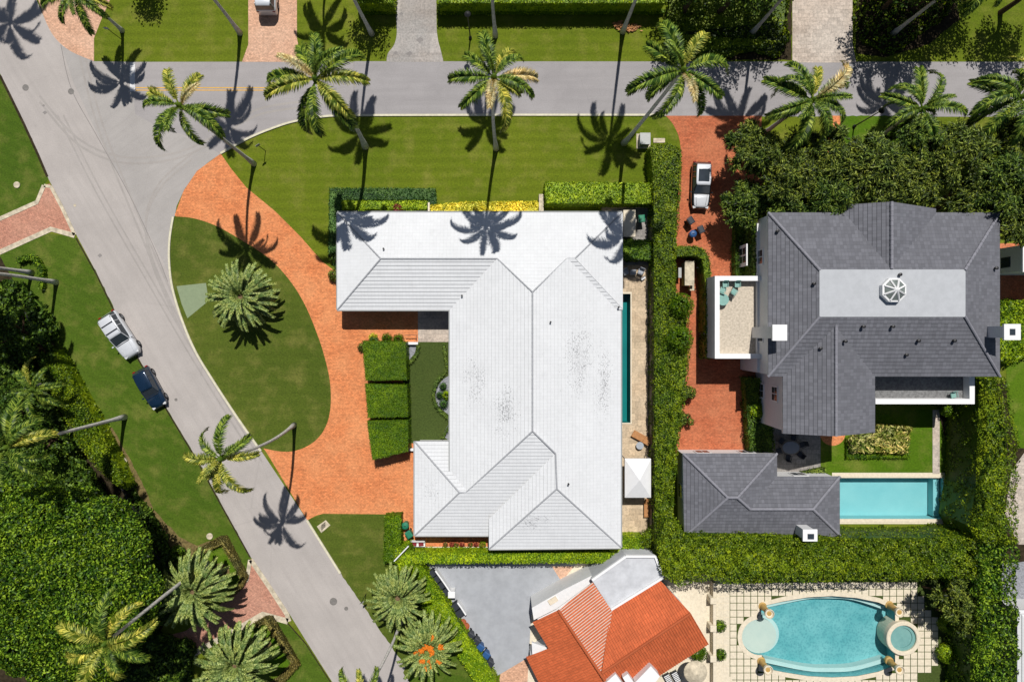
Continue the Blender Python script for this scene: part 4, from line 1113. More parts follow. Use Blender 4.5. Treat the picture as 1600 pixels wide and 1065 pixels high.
def tree(label, crown_px, R_px, ztop, zc, mat, style, base_px=None, lobes=26, group=None, dens=38, seed=0, name='tree', ry=None, trunk=.28):
    rr = random.Random(seed)
    c = W(crown_px[0], crown_px[1], zc); k = (H - zc) / F; r = R_px * k; ryy = (ry or R_px) * k
    b = W(*base_px) if base_px else Vector((c.x + rr.uniform(-.5, .5), c.y + rr.uniform(-.5, .5), 0))
    t = thing(name, label, 'tree', (b.x, b.y, 0), 0, group)
    m = NPM(); cl = []
    for i in range(lobes):
        a = i * 2.39996 + rr.uniform(-.3, .3); q = math.sqrt((i + .5) / lobes) * .86
        x, y = c.x + r * q * math.cos(a), c.y + ryy * q * math.sin(a)
        z = zc + (ztop - zc) * math.sqrt(max(0, 1 - q * q)) * rr.uniform(.4, 1.12) - (1 - math.sqrt(max(0, 1 - q * q))) * .8
        lr = (r + ryy) / 2 * rr.uniform(.14, .30); cl.append(Vector((x, y, z - lr * .6)))
        if style == 'broad': ball(m, (x, y, z - lr * .5), lr, dens * 1.7, .27, .13, zr=lr * .8, jit=.75)
        elif style == 'small': ball(m, (x, y, z - lr * .5), lr * .8, dens * .6, .26, .15, zr=lr * .6, jit=.8, core=False)
        else:
            ball(m, (x, y, z - lr * .55), lr * .62, dens * .8, .34, .08, zr=lr * .5, jit=.5, axis_down=True)
            for s in range(26):   # drooping feathery sprays
                a2 = rr.uniform(0, math.tau); L = lr * rr.uniform(.7, 1.6); n = 24
                tt = np.linspace(.1, 1, n)[:, None]; dv = np.array([math.cos(a2), math.sin(a2), 0])
                p = np.array([x, y, z - lr * .1]) + dv * L * tt + np.array([0, 0, -1]) * (tt ** 2) * L * .45
                p = p + RG.normal(0, .08, p.shape) + np.array([0, 0, rr.uniform(-.3, .25)]); leaves(m, p, np.tile([0, 0, 1.], (n, 1)), .34, .075, 0, .5, axis=np.tile(dv, (n, 1)))
    if style == 'small':
        N = int(r * ryy * 3.14 * 115); a_ = RG.uniform(0, math.tau, N); q_ = np.sqrt(RG.uniform(0, 1, N)) * (1 + .16 * np.sin(a_ * 5 + seed) + .1 * np.sin(a_ * 11))
        p_ = np.stack([c.x + r * q_ * np.cos(a_), c.y + ryy * q_ * np.sin(a_), zc - .8 + RG.uniform(0, 1, N) * (ztop - zc + .6)], 1)
        k_ = wob(p_[:, 0], p_[:, 1], 1.1, seed) > -.42
        leaves(m, p_[k_], np.tile([0, 0, 1.], (int(k_.sum()), 1)), .27, .15, 0, .8)
    m.build('crown', M[mat], t, (b.x, b.y, 0))
    mb = MB(); top = c - b; top.z = zc * .62
    mb.tube([(0, 0, 0), top * .5 + Vector((.1, 0, 0)), top], [trunk, trunk * .8, trunk * .6], 9)
    for p in rr.sample(cl, min(8, len(cl))):
        q = Vector((p.x - b.x, p.y - b.y, p.z)); mb.tube([top * .9, top.lerp(q, .5) + Vector((0, 0, -.3)), q], [trunk * .45, trunk * .3, trunk * .1], 6)
    mb.build('trunk', M['bark'], t)
    return t

# ---- palms
def frond_mesh(name, mat, L=4.2, rise=.5, droop=1.6, leaf=.85, n=46, wd=.075, seed=0, vee=.35, fwd=.6, twist=.0, taper0=.25, plume=False):
    """one pinnate frond along +X from the origin"""
    rg = np.random.default_rng(seed); m = NPM()
    s = np.linspace(0, 1, 14); ang = rise - droop * s ** 1.25
    ds = L / 13; x = np.concatenate([[0], np.cumsum(np.cos(ang[:-1]) * ds)]); z = np.concatenate([[0], np.cumsum(np.sin(ang[:-1]) * ds)]); y = .18 * L * twist * s ** 2
    C_ = np.stack([x, y, z], 1)
    # midrib
    for i in range(13):
        a, b = C_[i], C_[i + 1]; w0 = .06 * (1 - s[i]) + .012; w1 = .06 * (1 - s[i + 1]) + .012
        v = [a + [0, w0, 0], a + [0, -w0, 0], b + [0, -w1, 0], b + [0, w1, 0]]; m.add(v, [(0, 1, 2, 3)])
        v = [a + [0, 0, -w0], a + [0, w0, 0], b + [0, w1, 0], b + [0, 0, -w1]]; m.add(v, [(0, 1, 2, 3)])
    t = np.linspace(.13, .995, n)
    for sgn, vadd, lk_ in ((1, 0, 1), (-1, 0, 1)) + (((1, .75, .8), (-1, .75, .8)) if plume else ()):
        tt = t + rg.uniform(-.006, .006, n)
        px = np.interp(tt, s, x); py = np.interp(tt, s, y); pz = np.interp(tt, s, z); an = np.interp(tt, s, ang)
        T = np.stack([np.cos(an), np.zeros(n), np.sin(an)], 1); U = np.stack([-np.sin(an), np.zeros(n), np.cos(an)], 1); B = np.tile([0, sgn * 1.0, 0], (n, 1))
        ll = lk_ * leaf * np.clip(np.minimum((tt - .08) / taper0 * .7 + .3, 1.0), .3, 1) * (1 - .45 * np.clip((tt - .6) / .4, 0, 1) ** 1.5) * rg.uniform(.85, 1.1, n)
        f = fwd + .5 * tt ** 2 + rg.uniform(-.12, .12, n); v_ = vee + vadd + rg.uniform(-.15, .15, n)
        D = unit(T * f[:, None] + B + U * v_[:, None]); p0 = np.stack([px, py, pz], 1)
        p1 = p0 + D * ll[:, None] * .5; D2 = unit(D + np.array([0, 0, -.75])); p2 = p1 + D2 * ll[:, None] * .5
        S = unit(np.cross(D, U)) * wd / 2; S = S * np.sign((S * T).sum(1, keepdims=True) + 1e-9)
        v = np.stack([p0 - S * .6, p0 + S * .6, p1 + S, p1 - S], 1).reshape(-1, 3); m.add(v, np.arange(4 * n).reshape(-1, 4))
        v = np.stack([p1 - S, p1 + S, p2 + S * .15, p2 - S * .15], 1).reshape(-1, 3); m.add(v, np.arange(4 * n).reshape(-1, 4))
    o = m.build(name, mat); me = o.data; bpy.data.objects.remove(o); return me
FR = {}
for c, mt in (('g', 'l_frond'), ('y', 'l_frondy'), ('d', 'l_frondd')):
    FR[c] = [frond_mesh('frond', M[mt], 4.3, .8, 2.3, .74, n=58, wd=.075, plume=True, seed=1, twist=.4), frond_mesh('frond', M[mt], 4.3, .4, 2.0, .78, n=58, wd=.075, plume=True, seed=2, twist=-.5),
             frond_mesh('frond', M[mt], 3.9, -.1, 1.7, .74, n=54, wd=.075, plume=True, seed=3, twist=.5), frond_mesh('frond', M[mt], 3.1, 1.15, 1.4, .55, n=46, wd=.065, plume=True, seed=4, twist=-.1)]
FD = [frond_mesh('frond', M['l_date'], 3.6, a, d, .46, n=84, wd=.085, seed=5 + i, vee=.3, fwd=1.0, twist=tw, taper0=.1) for i, (a, d, tw) in enumerate(((1.15, 1.1, .1), (.7, 1.2, -.2), (.3, 1.2, .2), (-.1, 1.1, -.15)))]
def palm(label, base, crown, h, scale=1.0, seed=0, nf=13, yellow=1, dry=1, bend=.0, spin=0.0):
    rr = random.Random(seed); B = W(*base); Cw = W(crown[0], crown[1], h) if crown else Vector((B.x, B.y, h))
    t = thing('palm_tree', label, 'palm tree', (B.x, B.y, 0), 0, 'tall grey trunked palms along the streets')
    d = Cw - B; pts = []; rad = []
    sd_ = Vector((rr.uniform(-1, 1), rr.uniform(-1, 1), 0)) * .35
    for i in range(15):
        s = i / 14; p = Vector((d.x * s, d.y * s, d.z * s)) + sd_ * math.sin(math.pi * s) + Vector((0, 0, 0))
        pts.append(p); rad.append((.16 * math.exp(-s * 14) + .165 - .045 * s) * (1.04 if i % 2 else .97) * max(.85, scale))
    mb = MB(); mb.tube(pts, rad, 10); mb.build('trunk', M['trunk'], t, smooth=True)
    top = Vector((d.x, d.y, h)); a0 = rr.uniform(0, 6)
    mb = MB(); mb.lathe((top.x, top.y, top.z - .7), [(.17, 0), (.26, .35), (.24, .8), (.10, 1.3)], 9); mb.build('crownshaft', M['l_frond'], t, smooth=True)
    kinds = ['g'] * nf
    for i in rr.sample(range(nf), min(nf, yellow + dry)): kinds[i] = 'y'
    ids = [i for i in range(nf) if kinds[i] == 'y'][:dry]
    for i in ids: kinds[i] = 'd'
    for i in range(nf):
        a = a0 + i * 2.39996 + rr.uniform(-.15, .15)
        tier = 3 if i < 2 else (0 if i < nf * .45 else (1 if i < nf * .8 else 2))
        o = bpy.data.objects.new('frond', FR[kinds[i]][tier]); link(o, t)
        o.location = (top.x, top.y, top.z - .1 * tier); o.rotation_euler = (rr.uniform(-.4, .4), rr.uniform(-.18, .22), a + rr.uniform(-.2, .2))
        s = scale * rr.uniform(.8, 1.1); o.scale = (s, s, s)
    return t
def date_palm(label, base, crown, h, scale=1.0, seed=0, fruit=False, nf=64):
    rr = random.Random(seed); B = W(*base); Cw = W(crown[0], crown[1], h)
    t = thing('date_palm', label, 'palm tree', (B.x, B.y, 0), 0, 'stout date palms on the lawns')
    d = Cw - B; mb = MB()
    pts = [Vector((d.x * s, d.y * s, (h - .2) * s)) for s in (0, .25, .5, .75, 1)]; mb.tube(pts, [.5, .42, .42, .5, .62], 12); mb.build('trunk', M['boots'], t)
    top = Vector((d.x, d.y, h - .3))
    for i in range(nf):
        tier = min(3, int(i / nf * 4)); a = i * 2.39996 + rr.uniform(-.1, .1)
        o = bpy.data.objects.new('frond', FD[tier]); link(o, t)
        o.location = (top.x + .25 * math.cos(a), top.y + .25 * math.sin(a), top.z - .12 * tier + .3); o.rotation_euler = (rr.uniform(-.2, .2), rr.uniform(-.15, .15), a)
        s = scale * rr.uniform(.92, 1.06) * (.78, 1, 1.04, 1)[tier]; o.scale = (s, s, s)
    if fruit:
        for k in range(12):
            a = k * 2.4; r = .5 + .45 * (k % 3); m = NPM()
            p = np.array([top.x + r * math.cos(a), top.y + r * math.sin(a), top.z + 1.15]) + RG.normal(0, .10, (240, 3)) * np.array([1, 1, .6])
            leaves(m, p, np.tile([0, 0, 1.], (240, 1)), .17, .13, 0, .8); m.build('fruit_cluster', M['fruit'], t)
    return t
palm('tall palm leaning over the junction from the lawn beside the curved orange driveway', (397, 256), (281, 165), 16.5, .98, 1, 12, 3, 1)
palm('tall palm on the front lawn above the dark groundcover bed, crown over the street', (571, 229), (493, 124), 18, 1.2, 2, 13, 3, 1)
palm('tall front lawn palm whose crown shadow falls on the middle of the white roof', (775, 232), (772, 121), 19.2, 1.0, 3, 13, 3, 2)
palm('tall palm beside the grey utility box at the east end of the front lawn', (975, 224), (1067, 110), 20.4, 1.12, 4, 12, 2, 1)
palm('short palm by the tan brick corner drive with crown cut by the top edge', (191, 48), (116, -8), 8.5, .9, 5, 13, 1, 0)
palm('palm on the lawn strip left of the brick drive with the parked white van', (375, 52), None, 17.2, 1, 6)
palm('palm on the lawn strip left of the rough grey driveway', (581, 53), None, 18.5, 1, 7)
palm('palm in front of the lime hedge right of the white topped lamp post', (774, 56), None, 16.5, 1, 8)
palm('palm with brown boots fallen at its foot on the north lawn', (973, 50), None, 19.8, 1, 9)
palm('palm among the dark trees left of the coral stone driveway', (1175, 52), None, 16, 1, 10)
palm('palm among the dark trees right of the coral stone driveway', (1395, 53), None, 13, 1, 11)
palm('low palm at the brick drive mouth among feathery trees', (1195, 208), (1269, 156), 10, 1.18, 12, 17, 1, 1)
palm('low palm rising between the feathery trees above the narrow bright lawn', (1372, 218), (1441, 170), 7.6, 1.08, 13, 16, 0, 0)
palm('palm at the east edge overhanging the street', (1505, 205), (1594, 152), 9.5, 1.15, 14, 16, 1, 0)
palm('yellowing palm rooted on the island lawn leaning over the diagonal road', (460, 663), (346, 716), 17.7, .9, 15, 11, 6, 0)
palm('palm on the west verge leaning over the bright garden hedge', (195, 651), (12, 698), 16.5, 1.05, 16, 14, 1, 0)
palm('palm on the west verge near the small pink brick drive', (88, 441), None, 15, 1, 17)
palm('brown trunked palm at the garden corner below the pink brick drive', (50, 426), None, 13, 1, 18)
palm('tall yellow green palm growing behind the large leafy tree at bottom left', (324, 879), (166, 1003), 17.5, 1.08, 19, 12, 6, 0)
palm('pale trunked palm rooted between the two date palms at the bottom', (628, 968), (566, 1092), 14, .8, 20, 12, 4, 0)
palm('low garden palm inside the dark western garden', (70, 600), (52, 608), 5, .8, 21, 12, 1, 0)
date_palm('lone date palm in the middle of the island lawn', (378, 466), (375, 463), 3.2, .92, 1)
date_palm('date palm over the northern pink brick gateway at bottom left', (336, 893), (300, 925), 5.2, 1.02, 2)
date_palm('date palm over the southern brick gateway at the bottom edge', (410, 1004), (366, 1040), 5.5, 1.04, 3)
date_palm('date palm without fruit beside the diagonal road at the bottom', (634, 922), (621, 935), 4.4, .82, 4, nf=56)
date_palm('date palm with bright orange fruit clusters at the bottom', (684, 986), (668, 1012), 4.6, .86, 5, True, nf=56)

# ---- hedges and shrubs
GH = 'clipped hedges'
hedge('hedge', 'long tall hedge between the lap pool terrace and the red brick drive', 'hedge', [(1022, 285), (1018, 225), (1047, 224), (1066, 232), (1064, 300), (1058, 380), (1056, 450), (1076, 480), (1078, 560), (1072, 620), (1062, 690), (1054, 760), (1050, 862), (1024, 862)], 3.0, 'l_hedge', dens=160, lump=.24, gaps=.35)
hedge('hedge', 'clipped lime hedge behind the east half of the white roof', 'hedge', [(851, 283), (1021, 285), (1021, 318), (853, 318)], 2.2, 'l_lime', (.14, .1), 120, .08)
hedge('ground_cover', 'dark blue green groundcover band on the lawn before the house', 'ground cover', [(514, 293), (680, 293), (683, 318), (668, 326), (668, 312), (534, 312), (533, 400), (528, 425), (512, 400)], .35, 'l_blue', (.14, .09), 120, .05, None)
hedge('hedge', 'low bright green hedge strip between groundcover and white roof', 'hedge', [(534, 313), (668, 313), (668, 327), (534, 327)], .8, 'l_lime', (.12, .09), 140, .05)
hedge('flower_bed', 'band of yellow variegated crotons along the white roof edge', 'shrub', [(672, 321), (720, 315), (842, 314), (843, 333), (672, 333)], .6, 'l_yellow', (.2, .1), 120, .08)
hedge('hedge', 'square of dark green hedge closing the terrace beside the stone shed', 'hedge', [(969, 373), (1018, 374), (1018, 406), (969, 405)], 1.9, 'l_ficus', (.16, .1), 120, .15)
for i, (x0, y0, x1, y1, w_) in enumerate(((565, 532, 636, 594, 'northern'), (569, 599, 638, 652, 'middle'), (572, 657, 638, 0, 'southern'))):
    P = [(x0, y0), (x1 - 2, y0 + 2), (x1, y1), (x0 + 5, y1 + 1)] if y1 else [(572, 657), (638, 656), (638, 705), (605, 714), (581, 719)]
    hedge('box_hedge', f'{w_} of the three big square clipped hedges west of the putting green', 'hedge', P, 2.5, 'l_box', (.08, .06), 330, .03, 'three square clipped hedges')
hedge('hedge', 'low block hedge at the corner of the southern lawn beside green bins', 'hedge', [(600, 806), (627, 804), (627, 880), (598, 880)], 1.5, 'l_box', (.14, .09), 120, .1)
hedge('hedge', 'diagonal hedge along the grey concrete court', 'hedge', [(613, 860), (640, 848), (650, 868), (660, 885), (695, 936), (726, 988), (764, 1043), (776, 1066), (790, 1100), (765, 1110), (742, 1066), (700, 1005), (655, 940), (625, 900)], 1.9, 'l_lime', (.15, .1), 110, .15)
hedge('hedge', 'hedge strip behind the white roofed house above the grey court', 'hedge', [(640, 863), (955, 863), (955, 872), (950, 880), (645, 881)], 2.0, 'l_lime', (.15, .1), 120, .1)
hedge('hedge', 'low lime hedge corner at the south end of the terrace', 'hedge', [(956, 838), (1005, 838), (1006, 868), (950, 880), (952, 860)], 1.8, 'l_lime', (.15, .1), 120, .12)
shrub('rounded clipped bush at the south end of the terrace', 1014, 843, 15, 2.6, 'l_hedge', (.13, .09))
hedge('hedge', 'massive tall ficus hedge between the slate guest house and the curved pool', 'hedge', [(1040, 815), (1064, 820), (1070, 838), (1200, 840), (1240, 842), (1290, 842), (1314, 846), (1330, 846), (1470, 846), (1530, 840), (1540, 905), (1480, 903), (1340, 908), (1135, 912), (1110, 905), (1060, 916), (1036, 900), (1028, 850)], 5.0, 'l_hedge', (.16, .1), 150, .38, ws=.8, gaps=.9)
hedge('hedge', 'tall eastern boundary hedge beside the aqua pool', 'hedge', [(1546, 592), (1572, 590), (1582, 640), (1592, 700), (1588, 780), (1592, 850), (1540, 850), (1530, 828), (1540, 770)], 6.0, 'l_hedge', (.18, .11), 120, .4, ws=.8, gaps=.9)
hedge('hedge', 'bushy eastern boundary hedge beside the curved pool', 'hedge', [(1534, 850), (1592, 848), (1588, 930), (1592, 1000), (1586, 1120), (1534, 1120), (1538, 1000), (1530, 930)], 5.5, 'l_ficus', (.26, .13), 90, .5, ws=.9, jit=.7, gaps=1.2)
hedge('hedge', 'square hedge buttress at the pool end of the eastern boundary', 'hedge', [(1524, 768), (1550, 768), (1550, 836), (1524, 834)], 4.6, 'l_hedge', (.16, .1), 100, .12)
hedge('shrub_mass', 'mixed green planting below the chimney east of the slate house', 'shrub', [(1563, 470), (1600, 468), (1640, 480), (1640, 545), (1600, 560), (1575, 570), (1563, 560)], 1.6, 'l_lime', (.2, .13), 90, .3)
# hedge bay around the machinery enclosure
hedge('hedge', 'curved hedge wrapping the machinery enclosure beside the brick drive', 'hedge', catmull([(1054, 384), (1090, 384), (1106, 395), (1112, 420), (1112, 470), (1108, 520)], 3) + [(1102, 520), (1103, 450), (1098, 405), (1090, 400), (1054, 400)], 2.6, 'l_hedge', (.14, .09), 120, .1)
shrub('northern of two round clipped bushes on the long hedge', 1063, 478, 20, 4.6, 'l_box', (.14, .09))
shrub('southern of two round clipped bushes on the long hedge', 1060, 530, 22, 4.6, 'l_box', (.14, .09))
shrub('maroon tinged bush beside the brick drive', 1070, 655, 14, 1.6, 'l_olive', (.16, .08), lobes=7)
shrub('loose grey green bush beside the brick drive', 1072, 612, 14, 1.7, 'l_olive', (.16, .08), lobes=7)
shrub('bright climbing shrub between brick drive and guest patio', 1182, 640, 14, 2.2, 'l_lime', (.2, .12), 90, lobes=8)
hedge('shrub_mass', 'dark planting along the foot of the slate house west wall', 'shrub', [(1165, 590), (1210, 590), (1210, 712), (1172, 708)], 1.6, 'l_dark', (.18, .11), 90, .3)
hedge('climbing_plant', 'dark climbing plants covering the shaded side wing around the white window', 'climber', [(1180, 350), (1183, 350), (1183, 431), (1180, 431)], 4.45, 'l_dark', (.2, .13), 90, .12)
hedge('shrub_mass', 'dark shrubs against the west wall under the feathery trees', 'shrub', [(1150, 345), (1182, 340), (1182, 430), (1150, 430)], 1.4, 'l_dark', (.18, .11), 90, .3)
hedge('climbing_plant', 'climbing plants on the outer face of the terrace wall', 'climber', [(1106, 435), (1111, 435), (1111, 560), (1104, 560)], 2.8, 'l_ficus', (.18, .12), 90, .15)
shrub('round green bush at the corner of the shaded terrace garden', 1481, 640, 11, 1.5, 'l_box', (.13, .09))
hedge('flower_bed', 'variegated planting bed edged with clipped box on the small lawn', 'flower bed', [(1330, 688), (1350, 672), (1368, 676), (1372, 664), (1424, 668), (1418, 708), (1332, 706)], 1.0, 'l_bed', (.42, .14), 45, .3, jit=.9)
hedge('border_hedge', 'low clipped border around the variegated planting bed', 'hedge', [(1323, 684), (1329, 684), (1329, 709), (1416, 709), (1416, 672), (1423, 672), (1423, 717), (1323, 717)], .5, 'l_box', (.1, .07), 150, .03)
hedge('shrub_mass', 'small loose shrubs between the stone patio and aqua pool', 'shrub', [(1255, 738), (1290, 730), (1292, 742), (1255, 744)], .9, 'l_olive', (.2, .08), 90, .2)
for x, y, r, h, l in ((1481, 975, 14, 1.5, 'northern of the two lime ball shrubs east of the curved pool'), (1480, 1021, 15, 1.6, 'southern of the two lime ball shrubs east of the curved pool')):
    shrub(l, x, y, r, h, 'l_lime', (.13, .08), group='round lime shrubs by the curved pool')
for x, y, r, h, l in ((1126, 978, 9, 1.0, 'small spiky shrub at the pavement edge, upper of two by the balustrade'), (1126, 1023, 9, 1.0, 'small spiky shrub at the pavement edge, lower of two by the balustrade')):
    shrub(l, x, y, r, h, 'l_ficus', (.2, .06), 110, jit=.8)
shrub('green shrub tucked under the south east corner of the red roof', 1092, 1020, 13, 1.4, 'l_box')
tree('light feathery tree over the lawn north east of the curved pool', (1492, 935), 34, 5.5, 4.2, 'l_olive', 'feather', lobes=12, seed=31, dens=26, name='feathery_tree', trunk=.12)
tree('small airy tree east of the curved pool casting shade on slabs', (1505, 970), 20, 4.5, 3.5, 'l_olive', 'feather', lobes=8, seed=32, dens=26, name='feathery_tree', trunk=.1)
for i, (x, y, r, h, mt, l) in enumerate(((584, 533, 8, .9, 'l_blue', 'dark round shrub behind the yellow flowers by the square hedges'), (604, 528, 8, 1.1, 'l_box', 'clipped ball shrub at the north end of the square hedges'), (622, 530, 9, .9, 'l_box', 'clipped cube shrub beside the low iron rail'),
        (583, 527, 7, .6, 'l_yellow', 'yellow flowering plant at the north end of the square hedges'), (565, 542, 7, .8, 'l_olive', 'silvery spilling plant at the corner of the northern square hedge'))):
    shrub(l, x, y, r, h, mt, (.11, .07))
for i, (x, y, r, h, mt, l) in enumerate(((562, 328, 10, .9, 'l_lime', 'left lime mound planted at the white roof edge'), (602, 328, 10, .9, 'l_lime', 'middle lime mound planted at the white roof edge'), (642, 329, 8, .8, 'l_lime', 'right lime mound planted at the white roof edge'), (621, 325, 8, .9, 'l_red', 'maroon plant at the white roof edge between lime mounds'), (521, 430, 9, 1.2, 'l_olive', 'loose plant at the west corner of the white roof'), (521, 402, 8, 1.0, 'l_dark', 'dark plant against the west wall of the white roofed house'))):
    shrub(l, x, y, r, h, mt, (.14, .08))
# putting green beds: curved low hedges on gravel
def ribbon_hedge(label, pts, wpx, h, mat):
    Lh = []; Rh = []; P = catmull(pts, 4)
    for i, p in enumerate(P):
        a = Vector(P[max(i - 1, 0)]); b = Vector(P[min(i + 1, len(P) - 1)]); d = (b - a).normalized(); n = Vector((-d.y, d.x)) * wpx / 2
        Lh.append((p[0] + n.x, p[1] + n.y)); Rh.append((p[0] - n.x, p[1] - n.y))
    hedge('border_hedge', label, 'hedge', Lh + Rh[::-1], h, 'l_ribbon', (.1, .07), 170, .02)
sheet("gravel_bed", [(633, 536), (652, 536), (648, 552), (636, 566)], .026, 'gravel')
sheet("gravel_bed", catmull([(704, 585), (690, 595), (681, 612), (684, 632), (704, 650)], 4), .026, 'gravel')
sheet("gravel_bed", [(704, 655), (692, 680), (704, 690)], .026, 'gravel')
ribbon_hedge('short curved low hedge at the north west corner of the putting green', [(653, 536), (652, 550), (644, 562), (636, 570)], 6, .5, 'l_blue')
ribbon_hedge('long wavy low hedge bulging into the putting green', [(693, 536), (696, 560), (697, 578), (684, 594), (677, 615), (682, 635), (696, 650), (703, 656)], 6, .5, 'l_blue')
ribbon_hedge('short low hedge at the south east corner of the putting green', [(703, 662), (696, 676), (690, 686)], 5, .5, 'l_blue')
for x, y, r, l in ((692, 603, 6, 'upper dark ball in the gravel bay of the putting green'), (687, 617, 6, 'middle dark ball in the gravel bay of the putting green'), (693, 631, 7, 'lower dark ball in the gravel bay of the putting green'), (698, 617, 8, 'lime feathery plant in the gravel bay of the putting green')):
    shrub(l, x, y, r, .9, 'l_lime' if 'lime' in l else 'l_blue', (.1, .06))

# ---- western garden
hedge('hedge', 'bright diagonal hedge along the west verge', 'hedge', [(58, 565), (84, 545), (114, 601), (150, 665), (180, 722), (198, 765), (168, 752), (130, 707), (99, 652), (74, 600)], 2.0, 'l_hedge', (.17, .11), 120, .2, ws=1.2, jit=.7)
hedge('hedge', 'dark clipped edge hedge curling round the garden corner', 'hedge', catmull([(24, 402), (50, 398), (66, 420), (64, 450), (58, 450), (58, 424), (46, 406), (24, 412)], 3), .8, 'l_ficus', (.14, .1), 110, .1)
hedge('garden_planting', 'dense dark tropical planting filling the western garden', 'plants', [(-40, 445), (20, 440), (60, 480), (80, 520), (48, 560), (90, 660), (130, 735), (160, 780), (60, 790), (-40, 790)], 1.3, 'l_dark', (.4, .2), 48, .7, ws=.7, jit=.8, kind='stuff')
hedge('garden_planting', 'low dark plants added as shade around the lower brick gateway', 'plants', [(200, 765), (232, 800), (262, 862), (285, 900), (270, 960), (235, 990), (300, 1010), (290, 1120), (100, 1120), (120, 1040), (230, 990)], .9, 'l_dark', (.4, .18), 40, .5, ws=.8, jit=.8, kind='stuff')  # dark planting added to stand in for the deep shade beside the big tree
for i, (x, y, r, zt, l) in enumerate(((20, 520, 48, 5, 'dark rounded tree at the left edge of the western garden'), (70, 690, 40, 4.5, 'small glossy tree behind the bright diagonal hedge'), (25, 640, 30, 3.6, 'low shade tree beside the garden palm'), (60, 545, 26, 3.4, 'small tree between verge path and left edge'))):
    tree(l, (x, y), r, zt, zt - 1.6, 'l_dark', 'broad', lobes=14, seed=50 + i, dens=30)
tree('large dense broad leaved tree with glossy bright leaves at the bottom left', (102, 912), 142, 11.5, 8.0, 'l_ficus', 'broad', lobes=120, seed=3, dens=46, ry=150, name='broadleaf_tree', trunk=.5)
tree('leafy lower limb tree below the big broad leaved tree at the left edge', (20, 800), 50, 7, 5.5, 'l_ficus', 'broad', lobes=24, seed=8, dens=38, name='broadleaf_tree', trunk=.3)
hedge('border_hedge', 'low brown green hedge edging the bright square lawn north of the brick gateway', 'hedge', [(300, 862), (341, 838), (352, 838), (386, 903), (376, 922), (352, 942), (347, 936), (368, 916), (374, 902), (345, 852), (305, 872)], .7, 'l_brown', (.11, .08), 170, .05)
hedge('border_hedge', 'low brown green hedge edging the bright square lawn south of the brick gateway', 'hedge', [(412, 964), (424, 964), (468, 1040), (440, 1070), (400, 1090), (398, 1080), (432, 1060), (454, 1036), (412, 975), (340, 1018), (335, 1012)], .7, 'l_brown', (.11, .08), 170, .05)
shrub('spiky green plant beside the mulch path near the brick gateway', 276, 865, 12, 1.0, 'l_ficus', (.4, .07), 60, jit=.9)

# ---- feathery trees north of the slate-roofed house
FT = [(1172, 232, 42, 7.0), (1165, 320, 36, 6.0), (1232, 262, 58, 9.0), (1300, 245, 50, 8.8), (1296, 305, 42, 8.2), (1362, 262, 56, 9.4), (1430, 282, 44, 8.6), (1440, 225, 46, 8.8), (1500, 245, 56, 9.6), (1508, 312, 36, 8.0), (1566, 285, 52, 9.4), (1590, 222, 42, 8.6), (1582, 345, 38, 8.2), (1225, 318, 34, 7.2)]
FL = ['at the mouth of the brick drive', 'beside the parked silver car', 'nearest the north west corner of the slate roof', 'below the low palm', 'touching the eave left of the slate gable', 'behind the slate gable', 'right of the slate gable', 'behind the narrow bright lawn', 'north of the east half of the slate roof', 'overhanging the east half of the slate eave', 'at the north east corner of the slate roof', 'under the palm at the east edge', 'hanging over the east eave of the slate roof', 'shading the north west eave of the slate roof']
for i, (x, y, r, zt) in enumerate(FT):
    tree('olive green feathery tree ' + FL[i], (x, y), r, zt, zt - 1.8, ('l_olive', 'l_olive2')[i % 3 % 2], 'feather', lobes=24, seed=70 + i, dens=22, group='feathery trees north of the slate house', name='feathery_tree')
# trees across the street: rooted near the top edge of the picture
for i, (x, y, r, zt, l) in enumerate(((1100, -44, 52, 9, 'dark canopy tree at the right end of the lime hedge'), (1172, -40, 56, 9.5, 'dark canopy tree left of the palm among shade trees'), (1238, -52, 46, 9, 'dark canopy tree beside the coral stone driveway'), (1130, -106, 54, 9, 'dark canopy tree beyond the top edge left of the coral driveway'), (1215, -104, 52, 9, 'second dark canopy tree beyond the top edge left of the coral driveway'),
        (1436, -44, 52, 9, 'dark canopy tree right of the coral stone driveway'), (1500, -46, 52, 9.5, 'dark canopy tree behind the leaning palm'), (1560, -66, 40, 9, 'dark canopy tree near the top right corner'), (1462, -108, 54, 9, 'dark canopy tree beyond the top edge right of the coral driveway'), (1550, -116, 50, 9, 'second dark canopy tree beyond the top edge right of the coral driveway'), (1650, -40, 48, 9, 'dark canopy tree in the top right corner'),
        (566, -52, 34, 8, 'round tree whose shadow falls left of the palm by the rough driveway'), (205, -62, 26, 6, 'round tree whose shadow touches the top left lawn'))):
    tree(l, (x, y), r, zt, zt - 2, 'l_dark', 'small', lobes=30, seed=120 + i, dens=26, group='dark canopy trees across the street' if i < 11 else None)
palm('palm beyond the top edge casting its shadow on the lawn by the rough driveway', (518, -52), None, 11.5, .8, 31)
palm('palm beyond the top left corner casting its shadow on the junction', (34, -118), None, 18, 1.1, 32)
hedge('garden_planting', 'mottled low shade plants under the dark trees left of the coral driveway', 'plants', [(1040, -60), (1236, -60), (1230, 30), (1234, 62), (1214, 88), (1172, 78), (1120, 92), (1062, 82), (1044, 50)], .45, 'l_hedge', (.36, .16), 19, .3, ws=1, jit=.8, kind='stuff')
hedge('garden_planting', 'mottled low shade plants under the dark trees right of the coral driveway', 'plants', [(1336, -60), (1500, -60), (1482, 20), (1430, 60), (1395, 84), (1352, 66), (1338, 40)], .4, 'l_hedge', (.36, .16), 26, .3, ws=1, jit=.8, kind='stuff')
